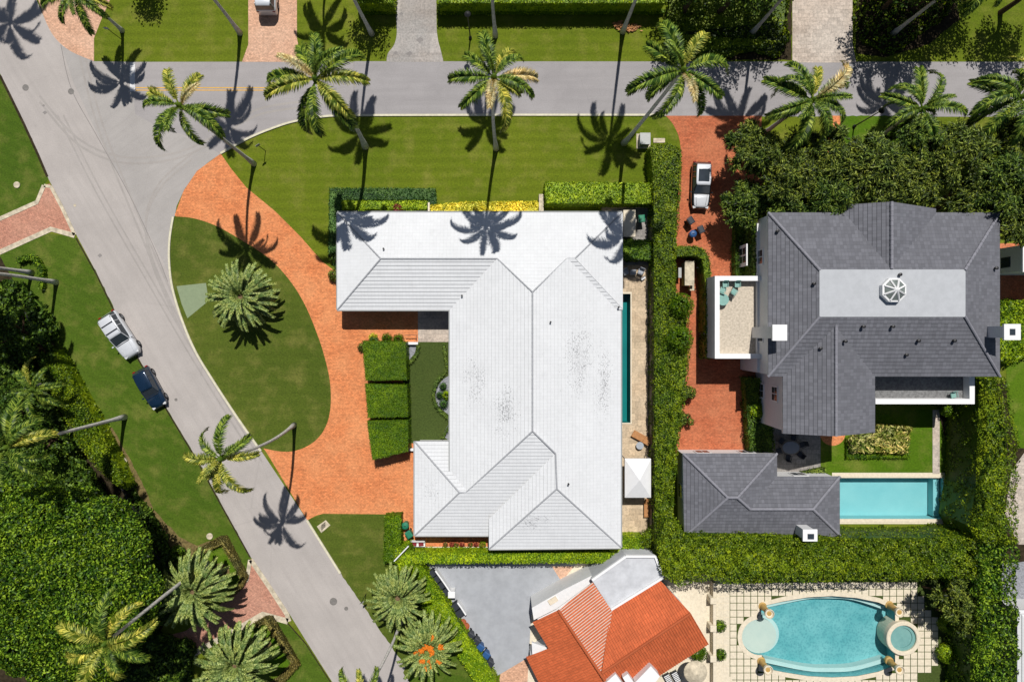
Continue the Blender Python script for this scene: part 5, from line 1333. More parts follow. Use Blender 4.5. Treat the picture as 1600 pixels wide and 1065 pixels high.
hedge('hedge', 'lime hedge along the top edge right of the rough driveway', 'hedge', [(682, -40), (1040, -40), (1040, 4), (682, 4)], 2.6, 'l_lime', (.16, .11), 100, .12)
hedge('hedge', 'short lime hedge along the top edge left of the rough driveway', 'hedge', [(555, -40), (614, -40), (614, 4), (555, 4)], 2.6, 'l_lime', (.16, .11), 100, .12)
hedge('border_hedge', 'thin dark border hedge in front of the top right lime hedge', 'hedge', [(683, 14), (1040, 14), (1040, 19), (683, 19)], .7, 'l_box', (.12, .08), 120, .05)
hedge('border_hedge', 'thin dark border hedge in front of the short top lime hedge', 'hedge', [(570, 14), (614, 14), (614, 19), (570, 19)], .7, 'l_box', (.12, .08), 120, .05)
# ---------------------------------------------------------------- vehicles
def car(label, center, front, L, Wd, Ht, paint, glassroof=False, rails=False, roof_mat=None, boxy=.0, group=None, van=False, roof_h=None, bonnet_mat=None):
    c = W(*center); f = W(*front); a = math.atan2(f.y - c.y, f.x - c.x)
    t = thing('parked_car', label, 'car', (c.x, c.y, 0), a, group)
    hw = Wd / 2; X = lambda s: (s - .5) * L
    bonnet = .60 * Ht; belt = .64 * Ht
    # stations: s, half width, deck height
    st = [(0.0, .80, .62), (.02, .90, .78), (.06, .97, .98), (.2, 1, 1.02), (.5, 1, 1.0), (.68, 1, .98), (.80, .985, .93), (.9, .94, .87), (.96, .84, .80), (.99, .72, .66), (1.0, .60, .5)]
    if van: st = [(0, .9, .7), (.01, .96, .95), (.05, 1, 1.02), (.3, 1, 1.02), (.7, 1, 1.0), (.86, .98, .95), (.94, .92, .85), (.98, .84, .7), (1, .75, .5)]
    rings = []
    for s, w, h in st:
        z = belt * h; ww = hw * w
        rings.append([(X(s), -ww * .90, .24), (X(s), -ww * .99, .42), (X(s), -ww, z * .72), (X(s), -ww * .95, z * .93), (X(s), -ww * .8, z), (X(s), 0, z + .035), (X(s), ww * .8, z), (X(s), ww * .95, z * .93), (X(s), ww, z * .72), (X(s), ww * .99, .42), (X(s), ww * .90, .24)])
    mb = MB()
    rings = [[(p[0], p[1], p[2]) for p in r] for r in rings]
    mb.rings([r[::-1] for r in rings], 0, True); mb.build('body', M[paint], t, smooth=True)
    # greenhouse
    if van: s0, s1, s2, s3 = .01, .04, .74, .86
    else: s0, s1, s2, s3 = .03, .12, .52, .70
    zb = belt * .95; zt = Ht
    g = [(X(s0), hw * .84, zb), (X(s1), hw * .74, zt - .07), (X((s1 + s2) / 2), hw * .76, zt - .01), (X(s2), hw * .72, zt - .07), (X(s3), hw * .80, zb)]
    mb = MB(); base = [(X(s0), hw * .88), (X(s1), hw * .93), (X((s1 + s2) / 2), hw * .93), (X(s2 * .6 + s3 * .4), hw * .92), (X(s3), hw * .86)]
    top = [(p[0], p[1], p[2]) for p in g]
    # glass shell
    lo = [(b[0], b[1], zb - .02) for b in base]; hi = [(top[0][0] + (top[1][0] - top[0][0]) * .85, top[1][1], top[1][2])] + [top[1], top[2], top[3]] + [(top[3][0] + .04, top[3][1], top[3][2])]
    for sgn in (1, -1):
        mb = MB()
        for i in range(4):
            q = [(lo[i][0], sgn * lo[i][1], lo[i][2]), (lo[i + 1][0], sgn * lo[i + 1][1], lo[i + 1][2]), (hi[i + 1][0], sgn * hi[i + 1][1], hi[i + 1][2]), (hi[i][0], sgn * hi[i][1], hi[i][2])]
            mb.poly(q if sgn < 0 else q[::-1])
        mb.build('side_window', M['glass'], t, merge=True)
    mb = MB(); mb.poly([(lo[4][0], -lo[4][1], lo[4][2]), (lo[4][0], lo[4][1], lo[4][2]), (hi[4][0], hi[4][1], hi[4][2]), (hi[4][0], -hi[4][1], hi[4][2])])
    mb.build('windscreen', M['glass'], t)
    mb = MB(); mb.poly([(lo[0][0], lo[0][1], lo[0][2]), (lo[0][0], -lo[0][1], lo[0][2]), (hi[0][0], -hi[0][1], hi[0][2]), (hi[0][0], hi[0][1], hi[0][2])])
    mb.build('rear_window', M['glass'], t)
    # painted roof with rounded edges
    mb = MB(); rr_ = []
    n = 9
    for i in range(n + 1):
        s = i / n; x = hi[0][0] - .03 + (hi[4][0] - hi[0][0] + .05) * s; w = hw * (.74 + .03 * math.sin(math.pi * s)) ; z = zt - .075 + .07 * math.sin(math.pi * min(1, max(0, s * .9 + .05))) 
        ends = .0 if 0 < i < n else .05
        rr_.append([(x, -w + ends, z - .05), (x, -w + ends, z - .01), (x, -w * .86, z + .03), (x, 0, z + .05), (x, w * .86, z + .03), (x, w - ends, z - .01), (x, w - ends, z - .05)])
    mb.rings([r[::-1] for r in rr_], 0, True); ro = mb.build('roof', M[roof_mat or paint], t, smooth=True)
    if glassroof:
        mb = MB(); x0, x1 = hi[0][0] + .45, hi[4][0] - .35; mb.box(((x0 + x1) / 2, 0, zt + .06), (x1 - x0, hw * 1.12, .03), 0, 0, .012); mb.build('sunroof', M['glass'], ro)
    if rails:
        for sgn in (1, -1):
            mb = MB(); mb.tube([(hi[0][0] + .1, sgn * hw * .68, zt + .02), (hi[0][0] + .3, sgn * hw * .68, zt + .1), (hi[4][0] - .4, sgn * hw * .68, zt + .1), (hi[4][0] - .2, sgn * hw * .68, zt + .02)], .03, 6); mb.build('roof_rail', M['steel'], t)
        for s in (.35, .75):
            x = hi[0][0] + (hi[4][0] - hi[0][0]) * s; mb = MB(); mb.box((x, 0, zt + .11), (.07, hw * 1.36, .03)); mb.build('roof_bar', M['dark'], t)
    if bonnet_mat:
        pr = []
        for s_ in (.705, .78, .86, .93, .965):
            hh = np.interp(s_, [q[0] for q in st], [q[2] for q in st]) * belt; w_ = np.interp(s_, [q[0] for q in st], [q[1] for q in st]) * hw * (.82 if s_ < .95 else .74)
            pr.append([(X(s_), -w_, hh + .005), (X(s_), -w_ * .9, hh + .045), (X(s_), 0, hh + .07), (X(s_), w_ * .9, hh + .045), (X(s_), w_, hh + .005)])
        mb = MB(); mb.rings([r[::-1] for r in pr], 0, True); mb.build('bonnet', M[bonnet_mat], t, smooth=True)
    # pillars
    for sgn in (1, -1):
        for s in (.06, .36, .60):
            x = hi[0][0] + (hi[4][0] - hi[0][0]) * s; i = 1
            mb = MB(); mb.tube([(x - .1, sgn * hw * .935, zb - .02), (x, sgn * hw * .77, zt - .06)], .035, 5); mb.build('pillar', M[paint], t)
        mb = MB(); mb.tube([(lo[4][0], sgn * lo[4][1], lo[4][2] + .01), (hi[4][0], sgn * hi[4][1], hi[4][2] + .01)], .035, 5); mb.build('pillar', M[paint], t)
    # bonnet crease panel line, grille, bumper
    mb = MB(); mb.box((X(.995), 0, .52), (.06, Wd * .5, .22), 0, 0, .01); mb.build('grille', M['dark'], t)
    mb = MB(); mb.box((X(.7), 0, belt * .985 + .045), (.05, Wd * .72, .01)); mb.build('wiper_cowl', M['dark'], t)
    for sgn in (1, -1):
        mb = MB(); mb.tube([(X(.71), sgn * hw * .6, belt + .02), (X(.93), sgn * hw * .45, belt * .88 + .03)], .012, 4); mb.build('bonnet_crease', M[paint], t)
        mb = MB(); mb.box((X(.962), sgn * hw * .66, belt * .74), (.26, .30, .14), 0, -sgn * .35, .03); mb.build('headlight', M['lamp'], t)
        mb = MB(); mb.box((X(.012), sgn * hw * .78, belt * .74), (.12, .26, .22), 0, 0, .02); mb.build('tail_light', M['lamp_r'], t)
        mb = MB(); mb.box((X(s3 - .04), sgn * (hw + .1), zb + .04), (.14, .2, .13), 0, 0, .03); mb.build('mirror', M[paint], t)
        for s in (.175, .815):
            mb = MB(); n = 20; r = .34
            rg_ = [[(X(s) + rad * math.cos(math.tau * k / n), sgn * y, .34 + rad * math.sin(math.tau * k / n)) for k in range(n)] for rad, y in ((r * .6, hw - .22), (r, hw - .2), (r, hw + .0), (r * .9, hw + .02), (r * .62, hw + .02))]
            if sgn < 0: rg_ = [x[::-1] for x in rg_]
            mb.rings(rg_, 0, False); wl = mb.build('wheel', M['rubber'], t)
            mb = MB(); rim = [[(X(s) + rad * math.cos(math.tau * k / n), sgn * y, .34 + rad * math.sin(math.tau * k / n)) for k in range(n)] for rad, y in ((r * .63, hw + .012), (r * .5, hw - .02), (.06, hw + .0), (.01, hw + .01))]
            if sgn < 0: rim = [x[::-1] for x in rim]
            mb.rings(rim, 0, False); mb.build('rim', M['steel'], wl)
    return t
car('silver sport utility car with roof rails parked half on the west verge', (194, 523), (214, 554), 4.95, 1.95, 1.8, 'p_silver', False, True)
car('dark navy hatchback parked behind the silver car at the verge', (240, 605), (256, 635), 4.3, 1.78, 1.5, 'p_navy', False, False)
car('pale car with sunroof and painted dark flanks parked on the red brick drive', (1092, 292), (1091, 320), 4.75, 1.9, 1.7, 'p_dark_flank', True, False, roof_mat='p_white', bonnet_mat='p_silver')  # body painted black for the dark reflections on its sides
car('white van at the top edge on the tan brick drive', (421, -14), (421, -40), 5.2, 2.0, 2.1, 'p_white', False, False, van=True)

# ---------------------------------------------------------------- street furniture
def lamp(label, base, h, seed=0):
    b = W(*base); t = thing('street_lamp', label, 'street lamp', (b.x, b.y, 0), 0, 'street lamps')
    mb = MB(); mb.lathe((0, 0, 0), [(.16, 0), (.16, .25), (.07, .35), (.05, h - .4), (.08, h - .3)], 10); mb.build('pole', M['dark'], t)
    mb = MB(); mb.lathe((0, 0, h - .3), [(.1, 0), (.22, .35), (.2, .4), (.05, .45)], 12); mb.build('lantern', M['lamp'], t)
    mb = MB(); mb.lathe((0, 0, h + .1), [(.30, -.02), (.28, .04), (.12, .16), (.02, .2)], 14); mb.build('lamp_cap', M['dark'], t)
lamp('black lamp post on the north lawn strip left of a palm', (735, 60), 5.2)
lamp('black lamp post on the narrow bright lawn among feathery trees', (1334, 198), 5.0)
def signpost(label, base, h, w_=.45, hh=.45, plate='aluminium', rot=0):
    b = W(*base); t = thing('sign_post', label, 'sign', (b.x, b.y, 0), rot)
    mb = MB(); mb.tube([(0, 0, 0), (0, 0, h)], .035, 6); mb.build('pole', M['dark'], t)
    mb = MB(); mb.box((0, -.05, h - hh / 2), (w_, .02, hh)); mb.build('sign_plate', M[plate], t)
signpost('thin dark street sign post by the palm at the white stop line', (190, 62), 2.9)
signpost('thin street sign post on the lawn corner by the curved orange drive', (415, 236), 2.5, rot=.6)
signpost('thin sign post beside the diagonal road above the date palms', (572, 927), 2.4, rot=.5)
def utility(name, label, cat, x, y, sx, sy, sz, mat, rot=0, pad=True):
    b = W(x, y); t = thing(name, label, cat, (b.x, b.y, 0), rot)
    if pad:
        mb = MB(); mb.box((0, 0, .05), (sx + .4, sy + .4, .1)); mb.build('pad', M['edging'], t)
    mb = MB(); mb.box((0, 0, .1 + sz / 2), (sx, sy, sz), 0, 0, .04); mb.build('cabinet', M[mat], t)
    mb = MB(); mb.box((0, 0, .1 + sz + .02), (sx + .06, sy + .06, .05), 0, 0, .02); mb.build('lid', M[mat], t)
    for k in (-1, 1):
        mb = MB(); mb.box((k * sx * .22, -sy / 2 - .012, .1 + sz * .5), (sx * .36, .02, sz * .7)); mb.build('door', M['steel'], t)
    return t
utility('utility_box', 'grey green electrical cabinet on the lawn at the palm foot', 'utility box', 1005, 221, 1.0, 1.1, .9, 'aluminium')
def slab(name, label, cat, pts, h, mat):
    P = [tuple(W(x, y, h).xy) for x, y in pts]; c = (sum(p[0] for p in P) / len(P), sum(p[1] for p in P) / len(P), 0)
    mb = MB(); mb.prism([(p[0] - c[0], p[1] - c[1]) for p in P], 0, h); o = mb.build(name, M[mat]); o.location = c
    return tag(o, label, cat)
slab('ground_slab', 'pale concrete slab on the lawn right of the electrical cabinet', 'slab', rect(1021, 216, 1039, 223), .08, 'edging')
slab('drain_cover', 'square concrete inlet cover on the southern corner lawn', 'drain cover', [(495, 822), (509, 812), (516, 820), (502, 832)], .06, 'edging')
mb = MB()
for k in range(5): mb.box((W(505.5, 821).x, W(505.5, 821).y + (k - 2) * .11, .07), (.55, .05, .02), 0, .7)
dc = mb.build('grate', M['dark']); dc.parent = bpy.data.objects['drain_cover']; dc.location = -bpy.data.objects['drain_cover'].location
for i, (x, y, r, l) in enumerate(((40, 137, .32, 'dark manhole cover near the west edge of the junction'), (111, 143, .3, 'dark manhole cover in the middle of the junction'), (521, 939, .38, 'ringed manhole cover on the lower diagonal road'), (541, 950, .2, 'small dark valve cover on the lower diagonal road'), (275, 624, .15, 'small dark valve cover beside the navy car'), (117, 321, .14, 'small pale valve cover on the road by the pink brick drive'))):
    c = W(x, y); mb = MB(); mb.lathe((0, 0, 0), [(r, 0), (r, .018), (r * .82, .02), (r * .8, .012), (.01, .014)], 20, 0, False); o = mb.build('manhole_cover', M['iron' if 'pale' not in l else 'edging']); o.location = (c.x, c.y, .004); tag(o, l, 'manhole cover')
for x, y, l in ((27, 289, 'pale round cover on the west lawn above the pink brick drive'), (328, 837, 'pale round cover at the mulch corner of the lower verge')):
    c = W(x, y); mb = MB(); mb.lathe((0, 0, 0), [(.32, 0), (.32, .09), (.25, .1), (.01, .1)], 18, 0, False); o = mb.build('round_cover', M['edging']); o.location = (c.x, c.y, .01); tag(o, l, 'cover')
for x, y, l in ((150, 649, 'pale stone block where the verge palm crosses the garden wall'), (195, 719, 'pale stone block on the mulch strip')):
    c = W(x, y); mb = MB(); mb.box((0, 0, .12), (.55, .45, .24), 0, .5, .04); o = mb.build('stone_block', M['edging']); o.location = (c.x, c.y, .01); tag(o, l, 'stone')
# low garden wall/fence along the west
def wall_line(name, label, cat, pts, wdt, h, mat, z0=0):
    mb = MB(); strip(mb, pts, wdt, z0, h); o = mb.build(name, M[mat]); return tag(o, label, cat)
wall_line('garden_fence', 'dark thin garden fence running down the west side behind the verge', 'fence', [(28, 440), (52, 490), (80, 545), (118, 610), (160, 690), (200, 760), (222, 800), (250, 860), (270, 880)], .14, 1.1, 'dark')
# fallen palm boots
for i, (x, y, l) in enumerate(((985, 45, 'fallen dry palm boot right of the north lawn palm'), (968, 40, 'small fallen palm boot left of the north lawn palm'))):
    c = W(x, y); m = NPM(); p = RG.normal(0, 1, (60, 3)) * np.array([.5 - .25 * i, .2, .06]) + np.array([0, 0, .15]); leaves(m, p, np.tile([0, 0, 1.], (60, 1)), .5, .16, 0, .4, axis=np.tile([1., .2, 0], (60, 1)))
    o = m.build('palm_boot', M['wood']); o.location = (c.x, c.y, 0); tag(o, l, 'palm debris')

# ---------------------------------------------------------------- bins
def wheelie(label, x, y, rot, mat, group, h=1.05):
    b = W(x, y, .5); t = thing('wheeled_bin', label, 'bin', (b.x, b.y, 0), rot, group)
    mb = MB(); mb.rings([[(-.2, -.22, .08), (.2, -.22, .08), (.2, .22, .08), (-.2, .22, .08)], [(-.27, -.3, h), (.27, -.3, h), (.27, .3, h), (-.27, .3, h)]]); mb.build('bin_body', M[mat], t)
    mb = MB(); mb.rings([[(-.31, -.36, h), (.31, -.36, h), (.31, .36, h), (-.31, .36, h)], [(-.31, -.36, h + .05), (.31, -.36, h + .05), (.31, .36, h + .07), (-.31, .36, h + .07)], [(-.2, -.28, h + .1), (.2, -.28, h + .1), (.2, .26, h + .12), (-.2, .26, h + .12)]]); mb.build('lid', M[mat], t)
    mb = MB(); mb.tube([(-.25, .4, h - .02), (.25, .4, h - .02)], .02, 6); mb.build('handle', M['dark'], t)
    for s in (-1, 1):
        mb = MB(); n = 12; mb.rings([[(s * xx, .2 + .12 * math.cos(math.tau * k / n), .12 + .12 * math.sin(math.tau * k / n)) for k in range(n)] for xx in (.2, .28)]); mb.build('wheel', M['rubber'], t)
def drumbin(label, x, y, mat, group, r=.33, h=.95):
    b = W(x, y, .5); t = thing('round_bin', label, 'bin', (b.x, b.y, 0), 0, group)
    mb = MB(); mb.lathe((0, 0, 0), [(r * .8, 0), (r, h), (r * 1.05, h)], 18); mb.build('bin_body', M[mat], t)
    mb = MB(); mb.lathe((0, 0, h), [(r * 1.1, 0), (r * 1.1, .05), (r * .7, .14), (.03, .17)], 18); mb.build('lid', M[mat], t)
    mb = MB(); mb.box((0, 0, h + .19), (.22, .05, .05)); mb.build('handle', M['dark'], t)
wheelie('dark wheeled bin below the parked pale car', 1077, 346, .6, 'b_black', 'bins on the brick drive')
wheelie('dark grey wheeled bin, right one of the lower pair on the brick drive', 1093, 360, .4, 'b_black', 'bins on the brick drive')
drumbin('round blue bin, left one of the lower pair on the brick drive', 1081, 366, 'b_blue', 'bins on the brick drive')
BG = 'bins along the hedge of the grey court'
wheelie('black wheeled bin, topmost of the row along the grey court hedge', 736, 989, .95, 'b_black', BG)
wheelie('charcoal wheeled bin directly above the two blue bins', 745, 998, .95, 'b_black', BG)
wheelie('upper blue wheeled bin by the grey court hedge', 751, 1007, .95, 'b_blue', BG)
wheelie('lower blue wheeled bin by the grey court hedge', 760, 1019, .95, 'b_blue', BG)
wheelie('black wheeled bin, lowest of the row along the grey court hedge', 766, 1032, .95, 'b_black', BG)
drumbin('green round bin with open top beside the low block hedge', 634, 819, 'b_green', 'green bins at the house corner')
wheelie('large green wheeled bin under the corner of the white roof', 640, 832, .6, 'b_green', 'green bins at the house corner')
wheelie('small green bin in the service yard beside the stone shed', 1001, 343, .1, 'b_green', None)

# ---------------------------------------------------------------- machinery, sheds, canopy
def shed(name, label, cat, x0, y0, x1, y1, h, mat, rot=0):
    a, b_ = W(x0, y0, h), W(x1, y1, h); c = ((a.x + b_.x) / 2, (a.y + b_.y) / 2, 0); sx, sy = b_.x - a.x, a.y - b_.y
    t = thing(name, label, cat, c)
    mb = MB(); mb.box((0, 0, h / 2 - .04), (sx - .14, sy - .14, h - .08)); mb.build('body', M[mat], t)
    mb = MB(); mb.box((0, 0, h - .04), (sx, sy, .08), 0, 0, .02); mb.build('top', M[mat], t)
    mb = MB(); mb.box((0, -sy / 2 + .06, h * .5), (sx * .5, .03, h * .6)); mb.build('door', M['steel'], t)
    return t
shed('stone_shed', 'long pale stone topped shed in the service yard east of the white roof', 'shed', 974, 328, 993, 370, 1.6, 'cream')
shed('generator', 'long beige generator inside the hedge enclosure by the brick drive', 'generator', 1070, 408, 1085, 446, 1.6, 'edging')
shed('air_conditioner', 'narrow grey unit left of the generator in the hedge enclosure', 'air conditioner', 1060, 418, 1065, 434, 1.0, 'aluminium')
fr = wall_line('equipment_rail', 'white rail frame beside the generator in the hedge enclosure', 'rail', [(1085, 419), (1095, 419), (1095, 400)], .1, .9, 'whitetrim', .8)
shed('power_box', 'small pale box below the generator', 'utility box', 1078, 446, 1085, 454, 1.0, 'edging')
# white canopy
a, b_ = W(977, 717, 2.7), W(1018, 778, 2.7); c = ((a.x + b_.x) / 2, (a.y + b_.y) / 2)
t = thing('canopy', 'white fabric canopy with pyramid roof on the terrace beside the house', 'canopy', (c[0], c[1], 0))
sx, sy = (b_.x - a.x) / 2, (a.y - b_.y) / 2
mb = MB(); q = [(-sx, -sy, 2.45), (sx, -sy, 2.45), (sx, sy, 2.45), (-sx, sy, 2.45)]
for i in range(4): mb.poly([q[i], q[(i + 1) % 4], (0, 0, 3.35)])
for i in range(4):
    u, v = q[i], q[(i + 1) % 4]; mb.poly([(u[0], u[1], 2.2), (v[0], v[1], 2.2), v, u])
mb.build('canopy_roof', M['whitetrim'], t)
for i in range(4):
    mb = MB(); mb.box((q[i][0] * .94, q[i][1] * .96, 1.2), (.08, .08, 2.4)); mb.build('post', M['steel'], t)
# furniture
def lounger(label, x, y, rot, mat, L=1.95, Wd=.72, group=None):
    b = W(x, y, .4); t = thing('sun_lounger', label, 'sun lounger', (b.x, b.y, 0), rot, group)
    mb = MB(); mb.box((-.25, 0, .36), (L * .66, Wd, .10), 0, 0, .03); mb.build('seat', M[mat], t)
    mb = MB(); x0 = -.25 + L * .33; mb.rings([[(x0, -Wd / 2, .32), (x0, Wd / 2, .32), (x0, Wd / 2, .42), (x0, -Wd / 2, .42)], [(x0 + .62, -Wd / 2, .62), (x0 + .62, Wd / 2, .62), (x0 + .58, Wd / 2, .72), (x0 + .58, -Wd / 2, .72)]]); mb.build('backrest', M[mat], t)
    for sx in (-1, 1):
        for sy in (-1, 1):
            mb = MB(); mb.box((-.25 + sx * L * .28, sy * Wd * .42, .16), (.07, .07, .32)); mb.build('leg', M['wood'], t)
def chair(label, x, y, rot, mat, frame='steel', s=1.0, group=None, z=0, name='chair', cat='chair'):
    b = W(x, y, z + .45); t = thing(name, label, cat, (b.x, b.y, z), rot, group)
    mb = MB(); mb.box((0, 0, .44), (.52 * s, .52 * s, .07), 0, 0, .02); mb.build('seat', M[mat], t)
    mb = MB(); mb.rings([[(-.26 * s, .24, .46), (.26 * s, .24, .46), (.26 * s, .29, .46), (-.26 * s, .29, .46)], [(-.25 * s, .38, .92), (.25 * s, .38, .92), (.25 * s, .42, .92), (-.25 * s, .42, .92)]]); mb.build('backrest', M[mat], t)
    for sx in (-1, 1):
        mb = MB(); mb.box((sx * .28 * s, 0, .62), (.05, .5 * s, .04)); mb.build('armrest', M[frame], t)
        for sy in (-1, 1):
            mb = MB(); mb.tube([(sx * .23 * s, sy * .23 * s, 0), (sx * .24 * s, sy * .22 * s, .42)], .02, 5); mb.build('leg', M[frame], t)
def rtable(label, x, y, r, h, mat, z=0, ry=None, legs=4):
    b = W(x, y, z + h); t = thing('table', label, 'table', (b.x, b.y, z)); ry = ry or r
    mb = MB(); n = 28; mb.rings([[(k_ * r * math.cos(math.tau * k / n), k_ * ry * math.sin(math.tau * k / n), zz) for k in range(n)] for k_, zz in ((.97, h - .05), (1, h - .03), (1, h - .005), (.98, h))]); mb.build('tabletop', M[mat], t)
    for k in range(legs):
        a_ = math.tau * (k + .5) / legs; mb = MB(); mb.tube([(r * .6 * math.cos(a_), ry * .6 * math.sin(a_), 0), (r * .5 * math.cos(a_), ry * .5 * math.sin(a_), h - .05)], .03, 6); mb.build('leg', M['dark'], t)
    return t
lounger('tan cushioned sun lounger angled on the travertine terrace', 1001, 683, -.5, 'wood')
lounger('tan cushioned sun lounger below the white canopy', 1012, 794, 1.57, 'wood')
rtable('small square side table beside the angled lounger', 1000, 696, .38, .45, 'fabric_g')
chair('left grey lounge chair at the shaded end of the terrace', 978, 425, .45, 'fabric_g', group='terrace lounge chairs')
chair('right grey lounge chair at the shaded end of the terrace', 1001, 425, -.4, 'fabric_g', group='terrace lounge chairs')
slab('side_table', 'small grey square table between the two lounge chairs', 'table', rect(985, 421, 994, 429), .45, 'fabric_g')
slab('footstool', 'white footstool below the right lounge chair', 'footstool', [(1001, 434), (1007, 431), (1009, 434), (1003, 438)], .35, 'whitetrim')
# shaded patio dining set
rtable('oval glass topped table on the shaded stone patio', 1236, 699, .85, .74, 'steel', 0, .62)
for k in range(6):
    a_ = math.tau * (k + .3) / 6; cw = W(1236, 699, .5)
    ccx, ccy = cw.x + 1.25 * math.cos(a_), cw.y + 1.0 * math.sin(a_)
    px_ = CX + ccx * F / (H - .45); py_ = CY - ccy * F / (H - .45)
    chair('dark metal chair around the oval patio table, ' + ('east end', 'north east side', 'north west side', 'west end', 'south west side', 'south east side')[k], px_, py_, a_ - math.pi / 2, 'b_black', 'dark', 1, 'dark chairs around the oval patio table')
# roof terrace chairs and table
for i, (x, y, r0, l) in enumerate(((1133, 445, 0, 'left teal chair against the north parapet of the roof terrace'), (1152, 445, 0, 'right teal chair against the north parapet of the roof terrace'), (1129, 453, 2.8, 'teal chair at the west parapet facing the left one'), (1147, 455, 2.6, 'teal chair turned below the right one on the roof terrace'))):
    chair(l, x, y, r0, 'teal', 'teal', .9, 'teal roof terrace chairs', z=4.21)
rtable('round glass table with teal rim on the roof terrace', 1130, 468, .55, .7, 'teal', 4.21)
chair('pale teal chair on the grey south roof terrace', 1490, 617, .2, 'teal', 'teal', 1, None, z=4.51)
# porch south-west corner
slab('porch_kerb', 'pale porch slab with curb below the white roof', 'porch', [(645, 854), (763, 854), (763, 862), (640, 862)], .2, 'cream')
bpy.data.objects['porch_kerb']['kind'] = 'structure'
for k, (x, l, pl) in enumerate(((696, 'palest', 'l_olive'), (706, 'leftmost brown', 'l_red'), (713, 'second brown', 'l_olive'), (722, 'third brown', 'l_red'), (735, 'wide empty', 'l_dark'), (744, 'reddish', 'l_red'), (754, 'leafy green', 'l_lime'))):
    b = W(x, 850, .4); t = thing('potted_plant', f'{l} pot in the row of planters on the porch, number {k+1} from the west'.replace(f', number {k+1} from the west', ('', ' next to the palest', ' before the third', ' in the middle', ' right of the middle', ' near the leafy one', ' at the east end')[k]), 'potted plant', (b.x, b.y, .02), 0, 'planters on the porch')
    mb = MB(); mb.lathe((0, 0, 0), [(.18, 0), (.26, .3), (.29, .34), (.25, .34), (.22, .28), (.01, .28)], 14, 0, False); mb.build('pot', M['pot'], t)
    m = NPM(); ball(m, (0, 0, .45), .2 if k != 6 else .34, 200, .14, .06, jit=.8, core=False); m.build('foliage', M[pl], t)
t = thing('bench', 'white bench with maroon cushions at the west end of the porch', 'bench', (*W(653, 848, .4).xy, .2))
mb = MB(); mb.box((0, 0, .4), (1.5, .6, .08), 0, 0, .02); mb.build('seat', M['whitetrim'], t)
mb = MB(); mb.box((0, .34, .62), (1.5, .07, .5)); mb.build('backrest', M['whitetrim'], t)
for s in (-.35, .35):
    mb = MB(); mb.box((s, 0, .5), (.5, .42, .12), 0, .3 * s, .05); mb.build('cushion', M['fabric_r'], t)
for sx in (-.65, .65):
    for sy in (-.22, .22):
        mb = MB(); mb.box((sx, sy, .18), (.07, .07, .36)); mb.build('leg', M['whitetrim'], t)
wall_line('handrail', 'white sloping handrail from the porch corner over the hedge', 'rail', [(621, 865), (643, 842)], .1, 2.2, 'whitetrim', 2.05)
wall_line('iron_rail', 'low black iron rail beside the front walk', 'rail', [(635, 523), (652, 523), (652, 531)], .05, .8, 'dark', .7)
# retaining ends of the putting green
wall_line('garden_wall', 'short white garden wall at the north end of the putting green', 'wall', [(632, 536), (654, 536)], .25, .5, 'whitetrim')
wall_line('garden_wall', 'short white garden wall stub at the south end of the putting green', 'wall', [(638, 701), (648, 701)], .25, .5, 'whitetrim')
wall_line('garden_wall', 'small white wall beside the croton bed at the white roof', 'wall', [(671, 318), (671, 332)], .18, .6, 'cream')
wall_line('garden_wall', 'stone gate pier at the east end of the croton bed', 'wall', [(845, 306), (845, 332)], .45, .9, 'edging')
# equipment row beside the grey court
utr = [(662, 878), (672, 892), (684, 908), (693, 926)]
for i, (x, y) in enumerate(((674, 893), (681, 902), (688, 911.5), (695, 921.5))):
    utility('air_conditioner', ('northernmost', 'second', 'third', 'southernmost')[i] + ' dark grey louvred unit in the row west of the concrete court', 'air conditioner', x, y, .95, .6, .8, 'b_black', .62, pad=False)['group'] = 'louvred units beside the concrete court'
for i, (x, y) in enumerate(((711, 943), (718, 953))):
    utility('air_conditioner', ('upper', 'lower') [i] + ' grey louvred unit below the white pier of the court', 'air conditioner', x, y, .95, .62, .8, 'b_black', .62, pad=False)['group'] = 'louvred units beside the concrete court'
wall_line('low_wall', 'upper length of low white wall fencing the court equipment', 'wall', [(682, 886), (695, 904), (707, 922)], .14, 1.0, 'whitetrim')
wall_line('low_wall', 'lower length of low white wall fencing the court equipment', 'wall', [(716, 935), (722, 943), (729, 954)], .14, 1.0, 'whitetrim')
shed('wall_pier', 'white masonry pier between the two rows of court equipment', 'wall', 700, 924, 711, 934, 1.3, 'whitetrim')
wall_line('low_wall', 'thin white edging wall beside the bins and hedge', 'wall', [(713, 958), (730, 984)], .14, .7, 'cream')
# brown pots and clutter by the equipment
for x, y, l in ((724, 970, 'clay pot left of the court equipment end'), (729, 976, 'brown clay pot just above the black bins')):
    b = W(x, y, .2); mb = MB(); mb.lathe((0, 0, 0), [(.2, 0), (.3, .35), (.33, .4), (.27, .4), (.24, .32), (.01, .32)], 14, 0, False); o = mb.build('clay_pot', M['pot']); o.location = (b.x, b.y, .01); tag(o, l, 'pot')

